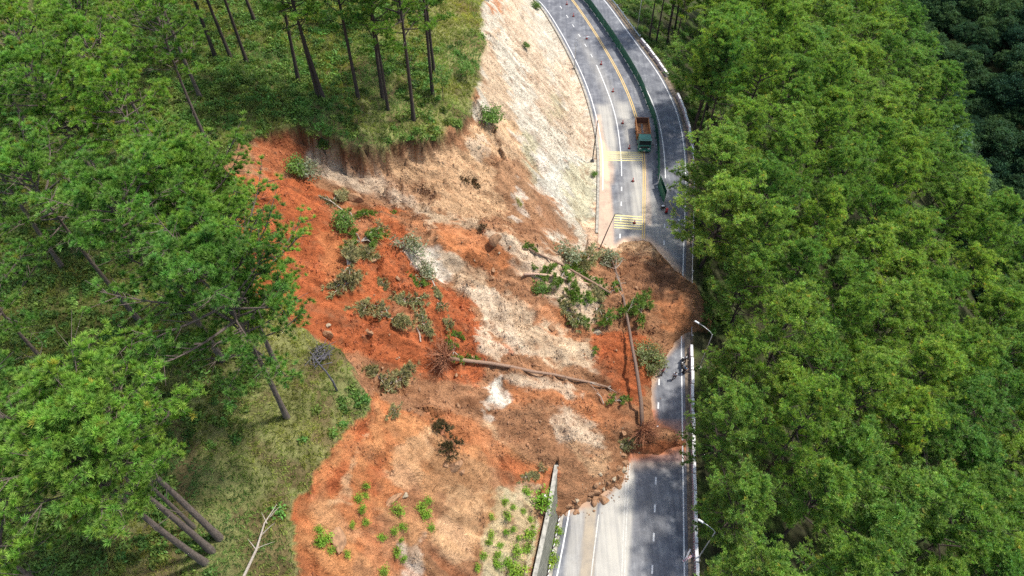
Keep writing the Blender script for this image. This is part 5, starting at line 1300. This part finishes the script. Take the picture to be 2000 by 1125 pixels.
# saplings on the grassy shoulder
def sapling(px, py, h, label, seed):
    p = at(px, py); R = np.random.RandomState(seed); r = random.Random(seed); root = empty('sapling', p, label=label, cat='sapling'); q = MB(); q.tube([(0, 0, -.3), (.05, 0, h * .5), (.15, .1, h)], [.06, .045, .015], 5); C = []
    for i in range(16):
        w = i * 2.4; u = .5 + .5 * i / 16; e = Vector((math.cos(w) * r.uniform(.5, 1.2), math.sin(w) * r.uniform(.5, 1.2), h * u + .3)); q.tube([(.05, 0, h * u), e], [.02, .006], 3, False)
        for _ in range(5): C.append(e + Vector((r.gauss(0, .2), r.gauss(0, .2), r.gauss(0, .15))))
    q.build('trunk', M['barkdark'], root); V, Fc, t_ = leaves(np.array(C), 10, .2, .14, R); mesh_obj('crown', V, Fc, M['shrub'], root, attr={'Col': t_})
sapling(866, 200, 5.5, 'slim leafy sapling right of the rightmost tall pine on the grassy shoulder', 1)
sapling(910, 158, 2.6, 'small dark stemmed sapling near the edge of the grassy shoulder', 2)
sapling(955, 0, 3, 'young sapling at the top edge of the cut slope', 3)
p = at(659, 765); root = empty('dead_tree', p, label='crooked black dead stem on the grass left of the red soil', cat='dead tree'); q = MB()
q.tube([(0, 0, -.3), (-.15, .2, 1.6), (-.6, .5, 3.0), (-1.2, .8, 4.2), (-1.8, 1.4, 5.2)], [.12, .10, .08, .06, .02], 7); q.tube([(-.6, .5, 3.0), (-.3, .9, 3.5)], [.04, .01], 4); q.tube([(-1.2, .8, 4.2), (-1.9, .6, 4.5)], [.04, .01], 4); q.build('trunk', M['ash'], root, True)
p = at(620, 692); root = empty('burnt_brush_pile', p, label='charred brush pile on the grass beside the black dead stem', cat='brush pile'); q = MB(); r = random.Random(3)
for i in range(80):
    c = Vector((r.gauss(0, .7), r.gauss(0, .7), r.uniform(0, .4))); d = Vector((r.gauss(0, 1), r.gauss(0, 1), r.gauss(.1, .3))).normalized() * r.uniform(.3, .9); q.tube([c - d, c + d], [.05, .02], 4, False)
q.build('sticks', M['ash'], root)
a = gpt(478, 1128, .3); b = gpt(545, 992, .8); root = empty('dry_branch', a, label='bare grey forked branch lying on the grass at the bottom left of the scar', cat='branch'); q = MB(); D_ = b - a
q.tube([(0, 0, 0), D_ * .35 + Vector((.2, 0, .4)), D_ * .7 + Vector((-.1, 0, .5)), D_], [.13, .10, .06, .02], 6)
for u, v in ((.35, (1.6, .5, .3)), (.35, (-.8, .8, .2)), (.55, (1.0, .9, .3)), (.7, (-.6, .9, .3)), (.8, (.7, .8, .2))): s_ = D_ * u + Vector((.1, 0, .4)); q.tube([s_, s_ + Vector(v) * .5 + Vector((0, 0, .1)), s_ + Vector(v)], [.05, .03, .01], 4, False)
q.build('wood', M['pale'], root)
for (p0, p1, lb, sd_) in (((622, 385), (672, 415), 'pale forked stick lying at the top left of the red soil', 1), ((815, 645), (822, 670), 'short pale stick upright beside the root ball of the level trunk', 2), ((830, 530), (850, 562), 'pale bent stem below the silvery bushes', 3), ((1165, 770), (1178, 790), 'short broken stick below the splintered trunk end', 4)):
    a = gpt(*p0, .3); b = gpt(*p1, .3); q = MB(); D_ = b - a; q.tube([(0, 0, 0), D_ * .5 + Vector((.1, .1, .2)), D_], [.04, .07, .09], 5); q.tube([D_ * .5 + Vector((.1, .1, .2)), D_ * .35 + Vector((-.3, .8, .4))], [.04, .01], 4)
    o = q.build('stick', M['pale']); o.location = a; tag(o, lb, 'stick')

# ------------------------------------------------------------------ rocks
def rock_mesh(seed, mat, sub=3):
    b = bmesh.new(); bmesh.ops.create_icosphere(b, subdivisions=sub, radius=1); R = random.Random(seed)
    pl = [(Vector((R.gauss(0, 1), R.gauss(0, 1), R.gauss(0, 1))).normalized(), R.uniform(.42, .85)) for _ in range(13)]
    for v in b.verts:
        for n, d in pl:
            k = v.co.dot(n)
            if k > d: v.co -= n * (k - d) * .92
        v.co *= 1 + .05 * math.sin(v.co.x * 7 + seed) * math.cos(v.co.y * 6)
    me = bpy.data.meshes.new('rock'); b.to_mesh(me); b.free(); me.materials.append(mat); return me
RM = [rock_mesh(i, M['rock']) for i in range(4)] + [rock_mesh(9, M['rockpale'])]
def rock(px, py, sx, sy, sz, label, k=0, group=None, name='boulder', rz=None, sink=.25, xyz=None):
    p = at(px, py) if xyz is None else Vector(xyz); o = bpy.data.objects.new(name, RM[k]); COL.objects.link(o); o.location = (p.x, p.y, p.z + sz * (1 - 2 * sink) * .5)
    o.scale = (sx, sy, sz); o.rotation_euler = (rnd.uniform(-.4, .4), rnd.uniform(-.4, .4), rnd.uniform(0, 6.28) if rz is None else rz); tag(o, label, 'rock', group)
BK = [
 (888, 912, 1.25, .8, .8, 'big flat topped brown boulder on the orange face below the dark brushwood', 0, .4), (871, 910, .4, .4, .35, 'small round stone touching the left of the big flat topped boulder', 1, 0),
 (902, 922, .45, .35, .3, 'small stone at the lower right of the big flat topped boulder', 2, 0),
 (968, 470, 1.1, .8, 1.0, 'rounded brown boulder in the middle of the upper slope', 1, .8), (846, 447, 1.0, .6, .5, 'long brown boulder on the gravel below the scarp', 2, -.5),
 (697, 392, 1.2, 1.1, 1.1, 'large orange boulder at the top of the red soil', 3, .2), (678, 378, .7, .6, .5, 'smaller orange boulder left above the large one', 0, .2),
 (655, 1050, 2.0, 1.1, .5, 'broad brown slab with a pale edge on the lower left orange face', 3, -.9), (765, 978, 1.6, .45, .4, 'long low slab on the lower orange face', 0, .75), (792, 969, .4, .4, .35, 'grey stone right of the long slab', 4, 0),
 (724, 652, .45, .4, .4, 'orange stone pair on the red soil, right one', 3, 0), (717, 647, .35, .35, .3, 'orange stone pair on the red soil, left one', 0, 0),
 (643, 655, .7, .5, .6, 'orange block at the left edge of the red soil by the grass', 3, 0),
 (1128, 988, .55, .5, .45, 'round stone at the lower left of the toe pile on the tarmac', 0, 0), (1160, 981, .75, .6, .6, 'tallest upright boulder in the middle of the toe pile', 1, 1.4), (1179, 977, 1.0, .75, .6, 'largest boulder at the right of the toe pile', 2, -.7),
 (1150, 975, .45, .4, .35, 'stone between the round one and the upright boulder', 3, 0), (1156, 965, .6, .45, .4, 'stone just above the tallest upright boulder', 0, 0), (1166, 962, .6, .5, .45, 'stone above the largest boulder of the toe pile', 1, 0),
 (1207, 950, .8, .6, .45, 'flat boulder alone at the toe between the pile and the pale stone', 2, -.6), (1218, 919, .55, .5, .5, 'pale round stone at the upper right of the toe', 4, 0), (1208, 914, .5, .4, .4, 'stone left of the pale round one at the upper toe', 0, 0),
 (1193, 958, .4, .35, .3, 'small stone left of the flat toe boulder, upper', 3, 0), (1192, 965, .3, .3, .25, 'small stone left of the flat toe boulder, lower', 1, 0),
 (1059, 1002, .5, .4, .45, 'orange stone caught behind the top of the retaining wall', 3, 0), (1289, 780, .33, .3, .3, 'lone brown stone on the open dark tarmac', 0, 0),
 (1152, 489, .8, .7, .7, 'grey boulder on the sandy shoulder at the foot of the leaning pole', 4, 0), (1078, 642, .7, .6, .6, 'brown boulder on the cream slope below the fallen crown', 2, 0),
 (1165, 650, .9, .5, .5, 'pale flat block left of the long dark trunk', 4, 0), (935, 288, .5, .4, .4, 'white block on the upper tan slope', 4, 0),
]
for a_, b_, sx, sy, sz, lb, k, rz_ in BK: rock(a_, b_, sx, sy, sz, lb, k, None, 'boulder', rz_)
r5 = random.Random(17); n = 0
tl = [Vector((*p, 0)) for p in TOE[:5]]
while n < 95:
    i = r5.randrange(len(tl) - 1); p = tl[i].lerp(tl[i + 1], r5.random()); c = Vector((14, 42, 0)); d = (c - p).normalized(); p = p + d * (r5.random() ** 1.6) * 4 - d * .5
    s = .09 + .42 * r5.random() ** 3; n += 1
    rock(0, 0, s * 1.2, s, s * .85, 'loose stone in the rubble along the lower toe of the slide', r5.choice((0, 1, 2, 3, 3, 4)), 'loose stones along the lower toe', 'stone', None, .25, (p.x, p.y, float(hz(p.x, p.y))))
for _ in range(45):
    i = r5.randrange(4); p = tl[i].lerp(tl[i + 1], r5.random()) - (Vector((14, 42, 0)) - tl[i]).normalized() * (.2 + 2.6 * r5.random() ** 2); s = .05 + .13 * r5.random() ** 2
    if p.x > float(lineL(p.y)) - .4: rock(0, 0, s * 1.3, s, s * .8, 'small stone rolled onto the tarmac below the toe pile', r5.randrange(5), 'small stones on the tarmac below the toe', 'stone', None, .1, (p.x, p.y, .01))
n = 0
while n < 80:
    px_ = r5.uniform(640, 1260); py_ = r5.uniform(380, 900); p = at(px_, py_)
    if sdist(np.array([px_]), np.array([py_]), DEB_PX)[0] < 15: continue
    s = .12 + .35 * r5.random() ** 3; n += 1
    rock(0, 0, s * 1.2, s, s * .85, 'loose stone scattered over the slide surface', r5.choice((0, 1, 2, 3, 4)), 'loose stones over the slide', 'stone', None, .2, p)

# ------------------------------------------------------------------ stuff nobody could count: rubble, grass, undergrowth
def scatter(n, x0, x1, y0, y1, test, seed):
    R = np.random.RandomState(seed); X = R.uniform(x0, x1, n); Y = R.uniform(y0, y1, n); Z = hz(X, Y); k = test(X, Y, Z); return X[k], Y[k], Z[k], R
def grid_at(G, X, Y):
    i = np.clip(np.searchsorted(gx, X), 0, nx - 1); j = np.clip(np.searchsorted(gy, Y), 0, ny - 1); return G[j, i], j * nx + i
def inview(X, Y, Z, m=30):
    px, py = project(X, Y, Z); return (px > -m) & (px < 2000 + m) & (py > -m) & (py < 1125 + m)
X, Y, Z, R = scatter(110000, -45, 30, 15, 105, lambda X, Y, Z: inview(X, Y, Z) & (grid_at(GB, X, Y)[0] > .9) & (((grid_at(GM, X, Y)[0] > .5) & (fbm(X / 4, Y / 4, 3, 401) > -.05)) | (fbm(X / 3, Y / 3, 3, 402) > .28)), 21)
keep = (X < roadL(Y) - 1.9) | (grid_at(GSD, X, Y)[0] > .1); X, Y, Z = X[keep], Y[keep], Z[keep]; n = len(X)
oc = np.array([(1, 0, 0), (-1, 0, 0), (0, 1, 0), (0, -1, 0), (0, 0, 1), (0, 0, -1)], float); of = np.array([(0, 2, 4), (2, 1, 4), (1, 3, 4), (3, 0, 4), (2, 0, 5), (1, 2, 5), (3, 1, 5), (0, 3, 5)])
sz = (.035 + .20 * R.random_sample(n) ** 5)[:, None, None]; V = oc[None] * R.uniform(.6, 1.3, (n, 6, 1)) * sz; ang = R.uniform(0, 6.28, n); ca, sa = np.cos(ang)[:, None], np.sin(ang)[:, None]
V = np.stack([V[..., 0] * ca - V[..., 1] * sa, V[..., 0] * sa + V[..., 1] * ca, V[..., 2]], -1) + np.stack([X, Y, Z + .02], -1)[:, None]
Fc = (of[None] + 6 * np.arange(n)[:, None, None]).reshape(-1, 3); gi = grid_at(GB, X, Y)[1]; cc = np.clip(gcol[gi] * R.uniform(.8, 1.35, (n, 1)) + .02, 0, .85)
tag(mesh_obj('rubble', V.reshape(-1, 3), Fc, M['earth'], attr={'Col': np.repeat(cc, 6, 0)}), kind='stuff'); print('rubble', n)
X, Y, Z, R = scatter(95000, -62, 8, 12, 120, lambda X, Y, Z: inview(X, Y, Z) & (grid_at(GB, X, Y)[0] < .35) & (X < roadL(Y) - 4), 22)
n = len(X); gi = grid_at(GB, X, Y)[1]; hue = fbm(X / 5, Y / 5, 3, 411); h2 = fbm(X / 1.5, Y / 1.5, 3, 412)
T = (np.stack([1 + .6 * hue + .35 * h2, 1 + .12 * hue + .25 * h2, .9 - .1 * hue + .3 * h2], -1) * (1 + .55 * fbm(X / .9, Y / .9, 2, 417))[:, None]).clip(.25, 2.1)
lean_ = np.stack([.5 + .6 * fbm(X / 4, Y / 4, 2, 413), -.1 + .6 * fbm(X / 4, Y / 4, 2, 414), np.full(n, .75)], -1)
V, Fc, t_ = needles(np.stack([X, Y, Z - .02], -1), lean_, 6, .6, .06, R, .6, T)
tag(mesh_obj('grass', V, Fc, M['grass'], attr={'Col': t_}), kind='stuff'); print('grass', n)
# leafy undergrowth beneath the pines and on the right bank
def under(nm, n, x0, x1, y0, y1, test, seed, mat, size, k):
    X, Y, Z, R = scatter(n, x0, x1, y0, y1, test, seed); n = len(X); T = (1 + .5 * fbm(X / 3, Y / 3, 3, seed))[:, None] * R.uniform(.7, 1.3, (n, 3)) * np.array((1, 1, .9))
    V, Fc, t_ = leaves(np.stack([X, Y, Z + size * .9], -1), k, size * 1.0, size * .5, R, T, .6); tag(mesh_obj(nm, V, Fc, mat, attr={'Col': t_}), kind='stuff'); print(nm, n)
def R2_(X): return np.modf(np.abs(np.sin(X * 91.7)) * 1000)[0]
def bushes(nm, n, x0, x1, y0, y1, test, seed, mat, rmin, rmax, k, size=.17):
    X, Y, Z, R = scatter(n, x0, x1, y0, y1, test, seed); n = len(X); rad = rmin + (rmax - rmin) * R.random_sample(n) ** 2
    C = []; T = []; base = R.uniform(.5, 1.45, n); hue = R.uniform(.75, 1.3, n)
    m = 26; d = R.normal(size=(n, m, 3)); d /= np.linalg.norm(d, axis=2)[..., None]; d[..., 2] = np.abs(d[..., 2])
    C = np.stack([X, Y, Z], -1)[:, None] + d * rad[:, None, None] * R.uniform(.55, 1.05, (n, m, 1)) * np.array((1.15, 1, .75))
    T = (base[:, None, None] * np.stack([hue, np.ones(n), np.ones(n) * .85], -1)[:, None] * R.uniform(.7, 1.3, (n, m, 1)))
    V, Fc, t_ = leaves(C.reshape(-1, 3), k, .16, size, R, T.reshape(-1, 3), .8)
    tag(mesh_obj(nm, V, Fc, mat, attr={'Col': t_}), kind='stuff'); print(nm, n)
bushes('undergrowth', 9000, -65, 6, 10, 125, lambda X, Y, Z: inview(X, Y, Z) & (grid_at(GB, X, Y)[0] < .1) & (X < roadL(Y) - 10) & (fbm(X / 4.5, Y / 4.5, 4, 421) + .5 * ss(-18, -36, X) + .35 * ss(60, 72, Y) * ss(-8, -16, X) + .1 * (R2_(X) > .5) > np.where((Y < 45) & (X < -25), .20, .40)), 23, M['under'], .25, 1.0, 5)
bushes('forest_ground_cover', 11000, 20, 95, 10, 175, lambda X, Y, Z: (X > barX(Y) + 1.4) & (fbm(X / 3, Y / 3, 3, 431) > -.1) & inview(X, Y, Z), 24, M['under'], .3, 1.1, 5)
